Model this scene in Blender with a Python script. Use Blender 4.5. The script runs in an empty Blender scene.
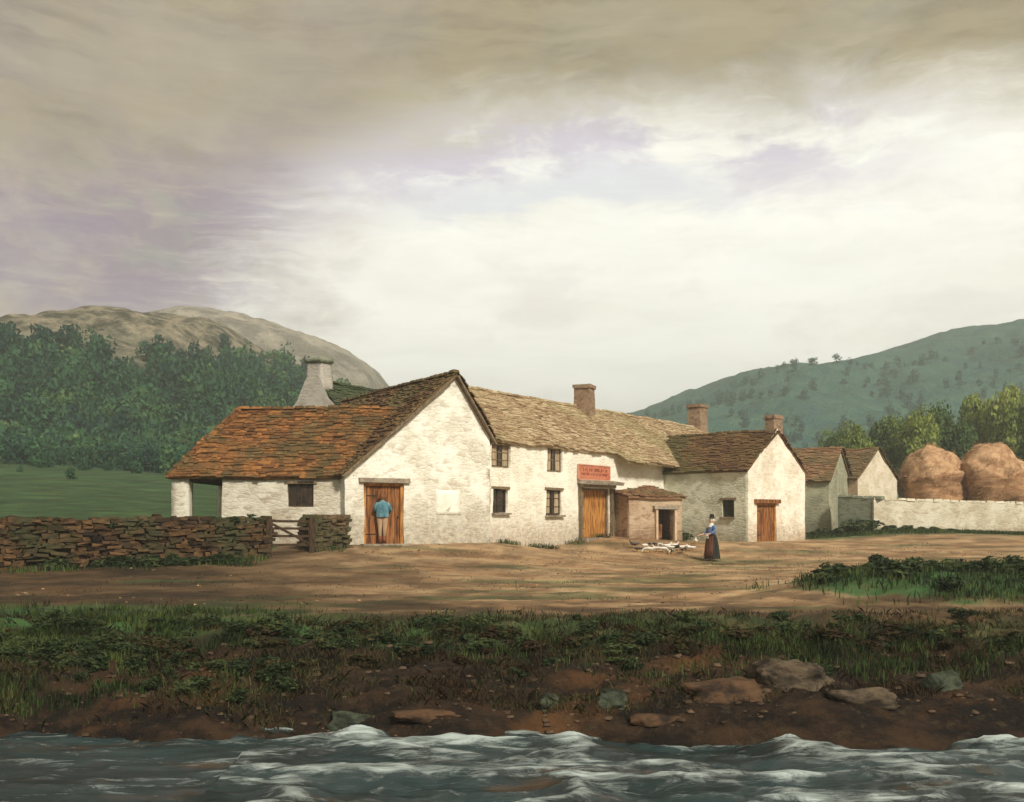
import bpy, math, random
import numpy as np
from mathutils import Vector, noise as mn
R = math.radians
random.seed(7)
rng = np.random.default_rng(7)
S = bpy.context.scene
col = S.collection
ZC = 1.7      # eye height above the yard
HZ = 515.0    # horizon row in the picture
F = 1000.0

# ------------------------------------------------------------------ camera
cam_d = bpy.data.cameras.new('camera')
cam = bpy.data.objects.new('camera', cam_d); col.objects.link(cam)
cam.location = (0, 0, ZC); cam.rotation_euler = (R(90), 0, 0)
cam_d.sensor_width = 36; cam_d.lens = 36 * F / 1024
cam_d.shift_y = (HZ - 401) / 1024
cam_d.clip_start = 0.1; cam_d.clip_end = 12000
S.camera = cam
# ------------------------------------------------------------------ exposure
S.view_settings.view_transform = 'Standard'; S.view_settings.look = 'None'
S.view_settings.exposure = 0.62; S.view_settings.gamma = 1.0
S.render.engine = 'CYCLES'
S.cycles.max_bounces = 6; S.cycles.diffuse_bounces = 3; S.cycles.glossy_bounces = 2
S.cycles.transmission_bounces = 3; S.cycles.volume_bounces = 1; S.cycles.transparent_max_bounces = 6
S.cycles.use_denoising = True
S.cycles.sample_clamp_indirect = 6
# ------------------------------------------------------------------ sun
SUN_EL, SUN_AZ = R(38), R(152)      # azimuth from +Y clockwise: behind the camera, to the right
sd = bpy.data.lights.new('sun', 'SUN'); sd.energy = 3.0; sd.angle = R(9); sd.color = (1.0, .93, .80)
sun = bpy.data.objects.new('sun', sd); col.objects.link(sun)
dv = Vector((math.sin(SUN_AZ)*math.cos(SUN_EL), math.cos(SUN_AZ)*math.cos(SUN_EL), math.sin(SUN_EL)))
sun.rotation_euler = dv.to_track_quat('Z', 'Y').to_euler(); sun.location = dv * 50

# ------------------------------------------------------------------ node helper
class NT:
    def __init__(s, tree): s.t = tree; s.n = tree.nodes; s.l = tree.links
    def put(s, inp, v):
        if isinstance(v, bpy.types.NodeSocket): s.l.new(v, inp)
        elif isinstance(v, (tuple, list)) and len(v) == 3 and inp.type == 'RGBA': inp.default_value = (*v, 1)
        else: inp.default_value = v
    def node(s, kind, **kw):
        n = s.n.new(kind)
        for k, v in kw.items(): setattr(n, k, v)
        return n
    def math(s, op, a, b=0.0, c=None, clamp=False):
        n = s.node('ShaderNodeMath', operation=op, use_clamp=clamp); s.put(n.inputs[0], a); s.put(n.inputs[1], b)
        if c is not None: s.put(n.inputs[2], c)
        return n.outputs[0]
    def vmul(s, v, k):
        n = s.node('ShaderNodeVectorMath', operation='MULTIPLY'); s.put(n.inputs[0], v); s.put(n.inputs[1], k); return n.outputs[0]
    def vadd(s, v, k):
        n = s.node('ShaderNodeVectorMath', operation='ADD'); s.put(n.inputs[0], v); s.put(n.inputs[1], k); return n.outputs[0]
    def noise(s, v, scale, detail=4, rough=.55, out=0, dist=0.0):
        n = s.node('ShaderNodeTexNoise'); s.put(n.inputs['Vector'], v); n.inputs['Scale'].default_value = scale
        n.inputs['Detail'].default_value = detail; n.inputs['Roughness'].default_value = rough
        n.inputs['Distortion'].default_value = dist; return n.outputs[out]
    def vor(s, v, scale, feature='F1', out=0, rnd=1.0):
        n = s.node('ShaderNodeTexVoronoi', feature=feature); s.put(n.inputs['Vector'], v); n.inputs['Scale'].default_value = scale
        n.inputs['Randomness'].default_value = rnd; return n.outputs[out]
    def step(s, v, a, b, inv=False):
        n = s.node('ShaderNodeMapRange', interpolation_type='SMOOTHSTEP'); s.put(n.inputs[0], v)
        s.put(n.inputs[1], a); s.put(n.inputs[2], b)
        n.inputs[3].default_value = 1.0 if inv else 0.0; n.inputs[4].default_value = 0.0 if inv else 1.0; return n.outputs[0]
    def mix(s, f, a, b, mode='MIX'):
        n = s.node('ShaderNodeMix', data_type='RGBA', blend_type=mode); s.put(n.inputs[0], f); s.put(n.inputs[6], a); s.put(n.inputs[7], b); return n.outputs[2]
    def ramp(s, f, stops):
        n = s.node('ShaderNodeValToRGB'); s.put(n.inputs[0], f); e = n.color_ramp.elements
        while len(e) < len(stops): e.new(.5)
        for i, (p, c) in enumerate(stops): e[i].position = p; e[i].color = (*c, 1)
        return n.outputs[0]

# ------------------------------------------------------------------ world: thin blue sky under painted-looking cloud
w = bpy.data.worlds.new('World'); S.world = w; w.use_nodes = True
T = NT(w.node_tree); T.n.clear()
tc = T.node('ShaderNodeTexCoord').outputs['Generated']
sx = T.node('ShaderNodeSeparateXYZ'); T.put(sx.inputs[0], tc)
X, Y, Z = sx.outputs
sky = T.node('ShaderNodeTexSky', sky_type='NISHITA'); sky.sun_disc = False
sky.sun_elevation = SUN_EL; sky.sun_rotation = SUN_AZ
az = T.math('ARCTAN2', X, Y)
el = T.math('ARCSINE', Z)
cv = T.node('ShaderNodeCombineXYZ'); T.put(cv.inputs[0], az); T.put(cv.inputs[1], T.math('MULTIPLY', el, 1.0)); T.put(cv.inputs[2], T.math('MULTIPLY', az, az))
p = cv.outputs[0]
warp = T.vadd(p, T.vmul(T.noise(T.vmul(p, (2, 5, 2)), 1.6, 4, .6, out=1), (.16, .07, 0)))
streak = T.noise(T.vmul(warp, (3.0, 16, 2)), 1.5, 8, .64)
fine = T.noise(T.vmul(warp, (6.0, 60, 4)), 1.6, 8, .74)
lump = T.noise(T.vmul(warp, (3.2, 6.5, 2)), 1.5, 8, .66)
lump2 = T.noise(T.vadd(T.vmul(warp, (4.5, 9, 2)), (7.3, 2.1, 0)), 1.5, 8, .66)
cream = T.mix(T.step(streak, .35, .7), (.84, .825, .735), (.76, .74, .64))
cream = T.mix(T.step(el, .0, .17, True), cream, (.76, .69, .625))
cream = T.mix(T.math('MULTIPLY', T.step(lump2, .50, .68), T.math('MULTIPLY', T.step(el, .34, .40, True), .35)), cream, (.56, .53, .51))
tan = T.mix(T.step(streak, .3, .72), (.185, .145, .08), (.36, .30, .185))
tan = T.mix(T.step(fine, .38, .68), tan, (.28, .23, .135))
tan = T.mix(T.math('MULTIPLY', T.step(lump, .55, .75), .6), tan, (.27, .27, .20))
mauve = T.mix(T.step(lump, .38, .60), (.36, .30, .25), (.225, .165, .21))
mauve = T.mix(T.math('MULTIPLY', T.step(lump2, .50, .70), .75), mauve, (.24, .265, .22))
mauve = T.mix(T.math('MULTIPLY', T.step(fine, .45, .70), .4), mauve, (.47, .40, .31))
# brown deck overhead, edge about 21 degrees up; it comes lower to the left
edge = T.math('ADD', T.math('ADD', el, T.math('ADD', T.math('MULTIPLY', T.math('SUBTRACT', lump, .5), .10), T.math('MULTIPLY', T.math('MULTIPLY', az, az), .13))), T.math('MULTIPLY', T.math('SUBTRACT', fine, .5), .05))
edge = T.math('SUBTRACT', edge, T.math('MULTIPLY', T.math('MINIMUM', T.math('MAXIMUM', T.math('ADD', az, .05), -.35), .2), .10))
deck = T.step(edge, .325, .42)
lft = T.math('ADD', T.math('ADD', az, T.math('MULTIPLY', T.math('SUBTRACT', lump, .5), .34)), T.math('MULTIPLY', T.math('SUBTRACT', fine, .5), .10))
lft = T.math('SUBTRACT', lft, T.math('MULTIPLY', T.math('SUBTRACT', el, .18), .55))
left = T.step(lft, -.34, -.16, True)
band = T.math('MULTIPLY', T.step(edge, .27, .335), T.step(edge, .345, .41, True))
band = T.math('MULTIPLY', band, T.step(T.math('ABSOLUTE', T.math('SUBTRACT', az, .08)), .16, .42, True))
c = T.mix(left, cream, mauve)
c = T.mix(T.math('MULTIPLY', T.math('MULTIPLY', band, T.step(lump2, .36, .54)), .85), c, (.46, .42, .50))
band2 = T.math('MULTIPLY', T.step(edge, .275, .30), T.step(edge, .30, .33, True))
band2 = T.math('MULTIPLY', band2, T.step(T.math('ABSOLUTE', T.math('SUBTRACT', az, .05)), .08, .22, True))
c = T.mix(T.math('MULTIPLY', band2, .7), c, (.58, .60, .63))
c = T.mix(deck, c, tan)
c = T.mix(T.math('MULTIPLY', T.math('MULTIPLY', deck, left), .25), c, mauve)
cloud10 = T.mix(1.0, c, (10, 10, 10), 'MULTIPLY')
cover = T.math('ADD', .93, T.math('MULTIPLY', T.step(lump2, .4, .6), .07))
fin = T.mix(cover, sky.outputs[0], cloud10)
bg = T.node('ShaderNodeBackground'); T.put(bg.inputs[0], fin); bg.inputs[1].default_value = 0.1
ow = T.node('ShaderNodeOutputWorld'); T.l.new(bg.outputs[0], ow.inputs[0])

# ------------------------------------------------------------------ object helpers
def tag(o, label=None, cat=None, group=None, kind=None):
    if label: o['label'] = label
    if cat: o['category'] = cat
    if group: o['group'] = group
    if kind: o['kind'] = kind
    return o
def empty(name, loc, label=None, cat=None, group=None):
    o = bpy.data.objects.new(name, None); o.location = loc; o.empty_display_size = .3; col.objects.link(o)
    return tag(o, label, cat, group)
def wloc(o):
    v = Vector((0, 0, 0))
    while o: v += Vector(o.location); o = o.parent
    return v
def copy_tree(o, parent=None):
    c = o.copy(); col.objects.link(c)
    if parent: c.parent = parent
    for ch in [k for k in o.children]:
        copy_tree(ch, c)
    return c
class MB:
    """collects faces in world space, links them as one mesh object"""
    def __init__(s): s.v = []; s.f = []
    def add(s, vs, fs):
        n = len(s.v); s.v.extend([tuple(q) for q in vs]); s.f.extend([tuple(i + n for i in f) for f in fs])
    def box(s, c, size, rz=0.0, rx=0.0, ry=0.0, jit=0.0, taper=1.0):
        from mathutils import Euler
        m = Euler((rx, ry, rz)).to_matrix(); vs = []
        for dz in (-.5, .5):
            for dx, dy in ((-.5, -.5), (.5, -.5), (.5, .5), (-.5, .5)):
                k = taper if dz > 0 else 1
                q = m @ Vector((dx*size[0]*k, dy*size[1]*k, dz*size[2]))
                if jit: q += Vector((random.uniform(-jit, jit), random.uniform(-jit, jit), random.uniform(-jit, jit)))
                vs.append(Vector(c) + q)
        s.add(vs, [(3, 2, 1, 0), (4, 5, 6, 7), (0, 1, 5, 4), (1, 2, 6, 5), (2, 3, 7, 6), (3, 0, 4, 7)])
    def beam(s, a, b, w_, h_, up=(0, 0, 1)):
        a = Vector(a); b = Vector(b); d = (b - a).normalized(); u = Vector(up)
        sd_ = d.cross(u).normalized(); u = sd_.cross(d).normalized(); vs = []
        for q in (a, b):
            for i, j in ((-1, -1), (1, -1), (1, 1), (-1, 1)): vs.append(q + sd_*i*w_/2 + u*j*h_/2)
        s.add(vs, [(3, 2, 1, 0), (4, 5, 6, 7), (0, 1, 5, 4), (1, 2, 6, 5), (2, 3, 7, 6), (3, 0, 4, 7)])
    def tube(s, pts, rad, seg=8):
        rings = []; n = len(pts)
        for i, q in enumerate(pts):
            q = Vector(q); d = (Vector(pts[min(i+1, n-1)]) - Vector(pts[max(i-1, 0)])).normalized()
            a = d.cross(Vector((0, 0, 1)) if abs(d.z) < .9 else Vector((1, 0, 0))).normalized(); b = d.cross(a)
            r = rad[i] if isinstance(rad, (list, tuple)) else rad
            rings.append([q + (a*math.cos(t) + b*math.sin(t))*r for t in [2*math.pi*k/seg for k in range(seg)]])
        vs = [v for r_ in rings for v in r_]; fs = []
        for i in range(n-1):
            for k in range(seg):
                k2 = (k+1) % seg; fs.append((i*seg+k, i*seg+k2, (i+1)*seg+k2, (i+1)*seg+k))
        fs.append(tuple(range(seg))[::-1]); fs.append(tuple(range((n-1)*seg, n*seg)))
        s.add(vs, fs)
    def build(s, name, mat, parent=None, smooth=False):
        me = bpy.data.meshes.new(name); off = wloc(parent) if parent else Vector((0, 0, 0))
        me.from_pydata([(q[0]-off.x, q[1]-off.y, q[2]-off.z) for q in s.v], [], s.f)
        if smooth: me.polygons.foreach_set('use_smooth', [True]*len(me.polygons))
        me.materials.append(mat); me.update()
        o = bpy.data.objects.new(name, me); col.objects.link(o)
        if parent: o.parent = parent
        return o
def np_mesh(name, V, Fq, mat, smooth=False, parent=None):
    """V (n,3), Fq (m,k) arrays"""
    me = bpy.data.meshes.new(name); k = Fq.shape[1]; m = len(Fq)
    if parent is not None:
        o_ = wloc(parent); V = V - np.array([o_.x, o_.y, o_.z])
    me.vertices.add(len(V)); me.vertices.foreach_set('co', V.astype(np.float32).ravel())
    me.loops.add(m*k); me.loops.foreach_set('vertex_index', Fq.astype(np.int32).ravel())
    me.polygons.add(m); me.polygons.foreach_set('loop_start', np.arange(0, m*k, k, dtype=np.int32))
    me.polygons.foreach_set('loop_total', np.full(m, k, dtype=np.int32))
    if smooth: me.polygons.foreach_set('use_smooth', np.ones(m, dtype=bool))
    me.update(calc_edges=True); me.validate()
    me.materials.append(mat)
    o = bpy.data.objects.new(name, me); col.objects.link(o)
    if parent is not None: o.parent = parent
    return o

# ------------------------------------------------------------------ numpy noise
_perm = rng.permutation(512); _val = rng.random(512)*2-1
def vnoise(x, y):
    xi = np.floor(x).astype(int); yi = np.floor(y).astype(int); fx = x-xi; fy = y-yi
    fx = fx*fx*fx*(fx*(fx*6-15)+10); fy = fy*fy*fy*(fy*(fy*6-15)+10)
    h = lambda a, b: _val[_perm[(_perm[a & 511] + b) & 511]]
    a = h(xi, yi); b = h(xi+1, yi); c_ = h(xi, yi+1); d = h(xi+1, yi+1)
    return (a*(1-fx)+b*fx)*(1-fy) + (c_*(1-fx)+d*fx)*fy
def fbm(x, y, oct=4, g=.5):
    s = 0; a = 1; t = 0
    for i in range(oct): s = s + a*vnoise(x*2**i+i*17.3, y*2**i+i*9.1); t += a; a *= g
    return s/t
def sst(v, a, b):
    t = np.clip((v-a)/(b-a), 0, 1); return t*t*(3-2*t)

# ------------------------------------------------------------------ terrain height
def P(px, py, Yd): return ((px-512)/F*Yd, Yd, ZC+(HZ-py)/F*Yd)
ctrl = [P(711, 561, 37), P(345, 545, 33), P(490, 543, 36), P(420, 545, 34.2), P(595, 537.5, 42.8), P(690, 538, 50), P(655, 539, 44),
        P(748, 542, 45), P(805, 540, 48.6), P(675, 541, 47.5), P(830, 537, 54), P(876, 532, 52), P(1024, 534, 56), P(950, 533, 54),
        P(10, 571, 27), P(-100, 574, 26), P(265, 557, 30), P(345, 549, 32), P(222, 546, 34), P(170, 546, 34.5), P(640, 553, 38.5), P(560, 549, 39),
        (-30, 60, 2.9), (-18, 50, 1.9), (-10, 48, 1.3), (-45, 100, 6.5), (-25, 90, 5.0), (0, 80, 1.6), (30, 85, 1.8), (60, 60, 1.5), (30, 62, 1.0), (0, 150, 4), (70, 150, 5), (-90, 150, 14), (-60, 40, 1.5),
        (-22, 18, -.03), (-10, 18, -.05), (0, 18, -.08), (10, 18, -.05), (22, 18, 0), (-12, 24, .08), (0, 25, .0), (6, 28, .0), (14, 28, .05), (24, 28, .15), (-50, 18, .2), (50, 18, .2), (50, 40, .8), (22, 40, .45), (0, 31, .2), (-8, 27, .2), (3, 36, .25), (-26, 34, .8), (300, 100, 6), (-300, 100, 20), (0, 400, 5), (-300, 400, 8), (300, 400, 8), (200, 20, 1), (-200, 20, 2)]
C_ = np.array(ctrl); _d = np.sqrt(((C_[:, None, :2]-C_[None, :, :2])**2).sum(-1)+4.0)
_w = np.linalg.solve(_d + np.eye(len(C_))*0.05, C_[:, 2]-1.0)
def gh(x, y):
    x = np.atleast_1d(np.asarray(x, float)); y = np.atleast_1d(np.asarray(y, float)); sh = x.shape
    xf = x.ravel(); yf = y.ravel(); land = np.empty(len(xf))
    for i in range(0, len(xf), 20000):
        d = np.sqrt((xf[i:i+20000, None]-C_[None, :, 0])**2+(yf[i:i+20000, None]-C_[None, :, 1])**2+4.0); land[i:i+20000] = d@_w+1.0
    land = land.reshape(sh); far = np.sqrt(x*x+y*y)
    land = land*(1-sst(far, 250, 700)) + 5*sst(far, 250, 700)
    land = land + .5*np.exp(-((x-9.9)/3.3)**2-((y-22.5)/2.6)**2)*(1+.5*fbm(x*1.1, y*1.1, 3)) + .22*np.exp(-((x-7.6)/2.)**2-((y-21)/1.4)**2)
    yy = y + .13*np.clip(x-1, 0, 9) + 1.0*fbm(x*.22, x*0+3.7, 3) + .45*fbm(x*.8, y*.8+9, 3)
    prof = np.interp(yy, [-60, -14, -9, -7, 11.2, 12.0, 12.35, 12.9, 13.6, 14.8, 16.3, 17.5], [.4, .3, -1.1, -1.8, -1.7, -1.35, -.98, -.74, -.56, -.33, -.10, -.02])
    k = sst(y, 16.2, 18.6); z = prof*(1-k)+land*k
    near = 1-sst(far, 50, 90)
    rough = sst(y, 11.5, 13)*(1-sst(y, 16.5, 19))
    z = z + rough*(.15*fbm(x*1.3, y*1.6, 4) + .10*np.abs(fbm(x*3.1, y*3.6, 4)) + .05*fbm(x*7, y*7, 3))
    z = z + near*(.03*fbm(x*.5, y*.7, 3)+.012*fbm(x*3, y*3, 2)) + (1-near)*.5*fbm(x*.02, y*.02, 4)*sst(far, 60, 150)
    for yc, a_, dp in ((20.6, .9, .05), (22.2, .9, .05), (25.2, 1.2, .045), (26.8, 1.2, .045)):
        z = z - near*dp*np.exp(-((y-yc-a_*np.sin(x*.13+.4)-.25*fbm(x*.4, x*0+yc, 2))/.16)**2)*(.5+.5*sst(fbm(x*.5, y*.2+yc, 2), -.3, .3))
    z = z + near*sst(y, 18, 19)*.022*fbm(x*4.5, y*4.5, 3)
    return z
def g1(x, y): return float(gh([x], [y])[0])

# ------------------------------------------------------------------ materials
MATS = {}
def mat(name):
    m = bpy.data.materials.new(name); m.use_nodes = True; t = NT(m.node_tree); b = t.n['Principled BSDF']
    b.inputs['Specular IOR Level'].default_value = .25; b.inputs['Roughness'].default_value = .85
    MATS[name] = m; return m, t, b
def pos(t): return t.node('ShaderNodeNewGeometry').outputs['Position']
def island(t): return t.node('ShaderNodeNewGeometry').outputs['Random Per Island']
def bump(t, b, h, dist=.02, st=1.0):
    n = t.node('ShaderNodeBump'); n.inputs['Distance'].default_value = dist; n.inputs['Strength'].default_value = st
    t.put(n.inputs['Height'], h); t.l.new(n.outputs[0], b.inputs['Normal'])
def limewash(name, base, dirt, stone, worn=.5, low=1.6):
    m, t, b = mat(name); q = pos(t)
    q2 = t.vadd(q, t.vmul(t.noise(q, 2.2, 3, .5, out=1), (.25, .25, .16)))
    sv = t.vmul(q2, (1.0, 1.0, 2.3))
    edge_ = t.vor(sv, 3.6, 'DISTANCE_TO_EDGE'); cid = t.vor(sv, 3.6, 'F1', out=1)
    n1 = t.noise(q, .9, 6, .62); n2 = t.noise(q, 6, 6, .65); n3 = t.noise(t.vmul(q, (1, 1, 4)), 3.2, 7, .68)
    hs = t.math('MULTIPLY', t.step(edge_, -.05, .26), t.step(n1, .30, .62))
    c = t.mix(t.step(n1, .38, .66), base, dirt)
    c = t.mix(t.math('MULTIPLY', t.step(n3, .52, .68), .55), c, dirt)
    sp = t.node('ShaderNodeSeparateColor'); t.put(sp.inputs[0], cid)
    wr = t.math('MULTIPLY', t.step(t.math('ADD', t.math('MULTIPLY', sp.outputs[0], .5), t.math('MULTIPLY', n2, .8)), .70, .95), worn)
    c = t.mix(wr, c, stone)
    zz = t.node('ShaderNodeSeparateXYZ'); t.put(zz.inputs[0], q)
    lowm = t.math('MULTIPLY', t.step(t.math('ADD', zz.outputs[2], t.math('MULTIPLY', t.math('SUBTRACT', n3, .5), 2.2)), .5, low, True), .75)
    c = t.mix(lowm, c, t.mix(t.step(n2, .4, .6), stone, tuple(k*.55 for k in stone)))
    c = t.mix(t.math('MULTIPLY', t.math('MULTIPLY', t.step(edge_, .0, .07, True), .30), t.step(n1, .42, .66)), c, tuple(k*.5 for k in stone))
    t.put(b.inputs['Base Color'], c); b.inputs['Roughness'].default_value = .95
    h = t.math('ADD', t.math('MULTIPLY', hs, .55), t.math('ADD', t.math('MULTIPLY', n3, 1.1), t.math('MULTIPLY', n2, .7)))
    bump(t, b, h, .026, .75); return m
W_MAIN = limewash('whitewashed rubble', (.90, .895, .81), (.70, .67, .56), (.44, .37, .27), .5, low=3.2)
W_WING = limewash('weathered whitewash', (.70, .67, .57), (.52, .47, .37), (.30, .22, .15), .6)
W_INN = limewash('cream whitewash', (.91, .90, .80), (.82, .78, .65), (.50, .38, .27), .28, low=2.2)
W_ANX = limewash('greenish whitewash', (.74, .74, .60), (.52, .54, .42), (.36, .33, .23), .55)
W_GAB = limewash('bright whitewash', (.90, .87, .76), (.76, .69, .56), (.50, .37, .25), .35)
W_OUT = limewash('bare pinkish stone', (.52, .40, .28), (.40, .28, .18), (.25, .15, .09), .7)
W_MOSS = limewash('mossy grey stone', (.25, .27, .20), (.17, .20, .14), (.12, .13, .09), .7)
W_GREY = limewash('grey lime render', (.50, .47, .42), (.38, .36, .32), (.27, .24, .2), .4, low=.6)
def slatemat(name, cols, moss=None, mossamt=.0, sc=.35):
    m, t, b = mat(name); q = pos(t); r = island(t)
    n1 = t.noise(q, sc, 4, .6); n2 = t.noise(t.vmul(q, (1, 1, 3)), 7, 5, .7)
    k = len(cols)
    c = t.ramp(t.math('ADD', t.math('MULTIPLY', r, .62), t.math('MULTIPLY', t.step(n1, .3, .7), .38)), [(i/(k-1), cc) for i, cc in enumerate(cols)])
    c = t.mix(t.math('MULTIPLY', t.step(n2, .42, .68), .55), c, tuple(v*.35 for v in cols[0]))
    if moss: c = t.mix(t.math('MULTIPLY', t.step(t.math('ADD', n1, t.math('MULTIPLY', n2, .35)), .62, .80), mossamt), c, moss)
    t.put(b.inputs['Base Color'], c); b.inputs['Roughness'].default_value = .8
    bump(t, b, t.math('ADD', n2, t.noise(q, 22, 4, .6)), .02, .8); return m
R_RUST = slatemat('rusty stone tiles', [(.06, .03, .014), (.17, .075, .028), (.36, .16, .05), (.22, .10, .036), (.12, .06, .025), (.60, .38, .16)], (.08, .065, .028), .8, .8)
R_DARK = slatemat('brown stone tiles', [(.06, .038, .022), (.14, .075, .036), (.20, .12, .05), (.30, .19, .09)], (.08, .085, .035), .7)
R_GOLD = slatemat('golden mossy tiles', [(.22, .14, .075), (.42, .30, .175), (.60, .49, .32), (.40, .27, .165), (.54, .40, .26)], (.30, .28, .13), .5, .25)
R_RED = slatemat('red brown tiles', [(.10, .06, .035), (.24, .125, .065), (.34, .20, .11), (.15, .11, .065)], (.12, .11, .05), .6)
R_GREEN = slatemat('green slate', [(.03, .05, .035), (.05, .075, .045), (.08, .09, .05), (.10, .09, .045)], (.05, .08, .03), .5)
STONES = slatemat('brown walling stone', [(.012, .008, .005), (.05, .028, .014), (.15, .08, .034), (.035, .022, .013), (.30, .18, .085)], (.035, .045, .018), .85, .7)
STUB = slatemat('dark walling stone', [(.05, .032, .02), (.11, .07, .04), (.17, .11, .06), (.09, .065, .035)], (.05, .06, .025), .7, .6)
BRICK = limewash('chimney brick', (.66, .54, .38), (.52, .37, .25), (.22, .13, .08), .8, low=-5)
def simple(name, c1, c2, scale=4, rough=.85, stretch=(1, 1, 1), bd=.01, spec=.25, thr=(.35, .65)):
    m, t, b = mat(name); q = pos(t); n = t.noise(t.vmul(q, stretch), scale, 6, .62)
    t.put(b.inputs['Base Color'], t.mix(t.step(n, *thr), c1, c2)); b.inputs['Roughness'].default_value = rough
    b.inputs['Specular IOR Level'].default_value = spec
    if bd: bump(t, b, n, bd, .8)
    return m
WOOD_O = simple('orange oiled planks', (.22, .08, .02), (.56, .27, .07), 3, .75, (4, 4, .7), .01)
WOOD_R = simple('red brown planks', (.08, .03, .012), (.34, .14, .045), 3.5, .75, (3, 3, .45), .012)
WOOD_D = simple('dark weathered wood', (.028, .018, .010), (.075, .045, .024), 8, .85, (2, 2, .6), .008)
WOOD_G = simple('grey brown wood', (.12, .085, .05), (.24, .18, .11), 8, .85, (2, 2, .6), .008)
LINTEL = simple('grey slate slab', (.20, .16, .12), (.36, .31, .24), 5, .85, (1, 1, 1), .02)
GLASS = simple('old window glass', (.012, .010, .007), (.05, .032, .018), 3, .18, (1, 1, 1), 0, .5)
GLASSG = simple('green window glass', (.012, .03, .018), (.03, .05, .03), 3, .2, (1, 1, 1), 0, .5)
INSIDE = simple('interior darkness wall', (.02, .015, .01), (.03, .02, .012), 2, .9, bd=0)
CURT = simple('faded curtain', (.30, .22, .14), (.48, .38, .25), 9, .9, (1, 1, .3), .01)
SIGNR = simple('faded red sign paint', (.44, .13, .075), (.56, .22, .13), 4, .75, (1, 1, 2), .004)
SIGND = simple('dark sign lettering', (.13, .035, .02), (.2, .06, .035), 4, .8, bd=0)
SKIN = simple('skin', (.50, .27, .18), (.56, .32, .22), 5, .6, bd=0)
BLUE = simple('blue cloth', (.075, .13, .30), (.16, .24, .44), 9, .95, (1, 1, .4), .01)
BLUEG = simple('teal blue smock', (.05, .14, .18), (.16, .32, .38), 9, .95, (1, 1, .4), .01)
SKIRT = simple('dark wool skirt', (.012, .014, .012), (.035, .035, .028), 8, .95, (2, 2, .3), .01)
REDC = simple('red brown cloth', (.20, .045, .025), (.30, .09, .045), 8, .95, (2, 2, .3), .01)
WHITE = simple('white linen', (.62, .60, .54), (.78, .76, .70), 8, .95, (2, 2, .5), .01)
PALEC = simple('pale buff cloth', (.36, .24, .15), (.46, .32, .21), 8, .95, (2, 2, .4), .01)
HAIR = simple('auburn hair', (.13, .045, .018), (.24, .09, .03), 20, .7, (3, 3, .5), .005)
FELT = simple('black felt', (.012, .011, .010), (.025, .022, .02), 9, .9, bd=0)
BOOT = simple('red brown leather', (.16, .04, .02), (.22, .07, .03), 9, .6, bd=0)
FEATHW = simple('white feathers', (.66, .64, .58), (.82, .80, .74), 14, .8, (1, 1, 1), .01)
FEATHD = simple('black and white feathers', (.018, .018, .016), (.55, .52, .46), 5.5, .8, (1, 1, 1), .01, thr=(.52, .58))
FEATHG = simple('grey brown feathers', (.05, .045, .045), (.16, .13, .12), 9, .8, (1, 1, 1), .01)
BILL = simple('yellow bill', (.55, .26, .04), (.62, .34, .06), 9, .5, bd=0)
BARK = simple('bark', (.045, .032, .02), (.11, .08, .05), 6, .9, (3, 3, .6), .03)
HAY = simple('old hay', (.24, .125, .062), (.44, .255, .135), 1.6, .95, (1, 1, 3), .06)
HAYT = simple('thatch straw', (.32, .18, .095), (.55, .36, .21), 1.6, .95, (1.5, 1.5, 1), .06)
ROCK = simple('river rock', (.018, .013, .009), (.115, .085, .055), 3.5, .8, (1, 1, 1.8), .08)
ROCKO = simple('rusty river rock', (.02, .012, .008), (.105, .058, .030), 3.5, .8, (1, 1, 1.8), .08)
ROCKG = simple('mossy river rock', (.014, .017, .011), (.065, .082, .052), 4, .8, (1, 1, 1.3), .08)
def leafmat(name, stops, tr=.3, big=.12, cellsc=0):
    m, t, b = mat(name); q = pos(t); r = island(t)
    f = t.math('ADD', t.math('MULTIPLY', r, .45), t.math('MULTIPLY', t.step(t.noise(q, big, 4, .6), .36, .64), .55))
    if cellsc:
        sp_ = t.node('ShaderNodeSeparateColor'); t.put(sp_.inputs[0], t.vor(q, cellsc, 'F1', out=1))
        f = t.math('ADD', t.math('MULTIPLY', f, .55), t.math('MULTIPLY', sp_.outputs[0], .45))
    c = t.ramp(f, [(i/(len(stops)-1), cc) for i, cc in enumerate(stops)])
    t.put(b.inputs['Base Color'], c); b.inputs['Roughness'].default_value = .7
    tl = t.node('ShaderNodeBsdfTranslucent'); t.put(tl.inputs[0], c)
    mx = t.node('ShaderNodeMixShader'); mx.inputs[0].default_value = tr
    t.l.new(b.outputs[0], mx.inputs[1]); t.l.new(tl.outputs[0], mx.inputs[2])
    t.l.new(mx.outputs[0], t.n['Material Output'].inputs[0]); return m
GRASS = leafmat('grass blades', [(.008, .015, .006), (.024, .040, .012), (.07, .115, .03), (.16, .19, .06)], .3, 1.1)
GRASSY = leafmat('dry grass blades', [(.018, .012, .006), (.06, .035, .015), (.035, .05, .016), (.15, .10, .045)], .3, .8)
LEAFD = leafmat('dark woodland leaves', [(.008, .035, .026), (.016, .062, .040), (.045, .13, .050), (.15, .21, .06)], .25, .11, .22)
LEAFL = leafmat('light green leaves', [(.08, .12, .03), (.19, .25, .06), (.30, .36, .09), (.42, .44, .14)], .35, .2)
LEAFM = leafmat('dark green leaves', [(.04, .085, .03), (.09, .15, .045), (.14, .21, .06), (.24, .29, .08)], .3, .2)
LEAFF = leafmat('far woodland leaves', [(.018, .075, .070), (.030, .10, .085), (.045, .12, .085), (.10, .17, .075)], .25, .03, .16)
HERB = leafmat('herb leaves', [(.010, .018, .008), (.026, .044, .016), (.055, .085, .030), (.13, .14, .05)], .3, 1.4)

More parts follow.
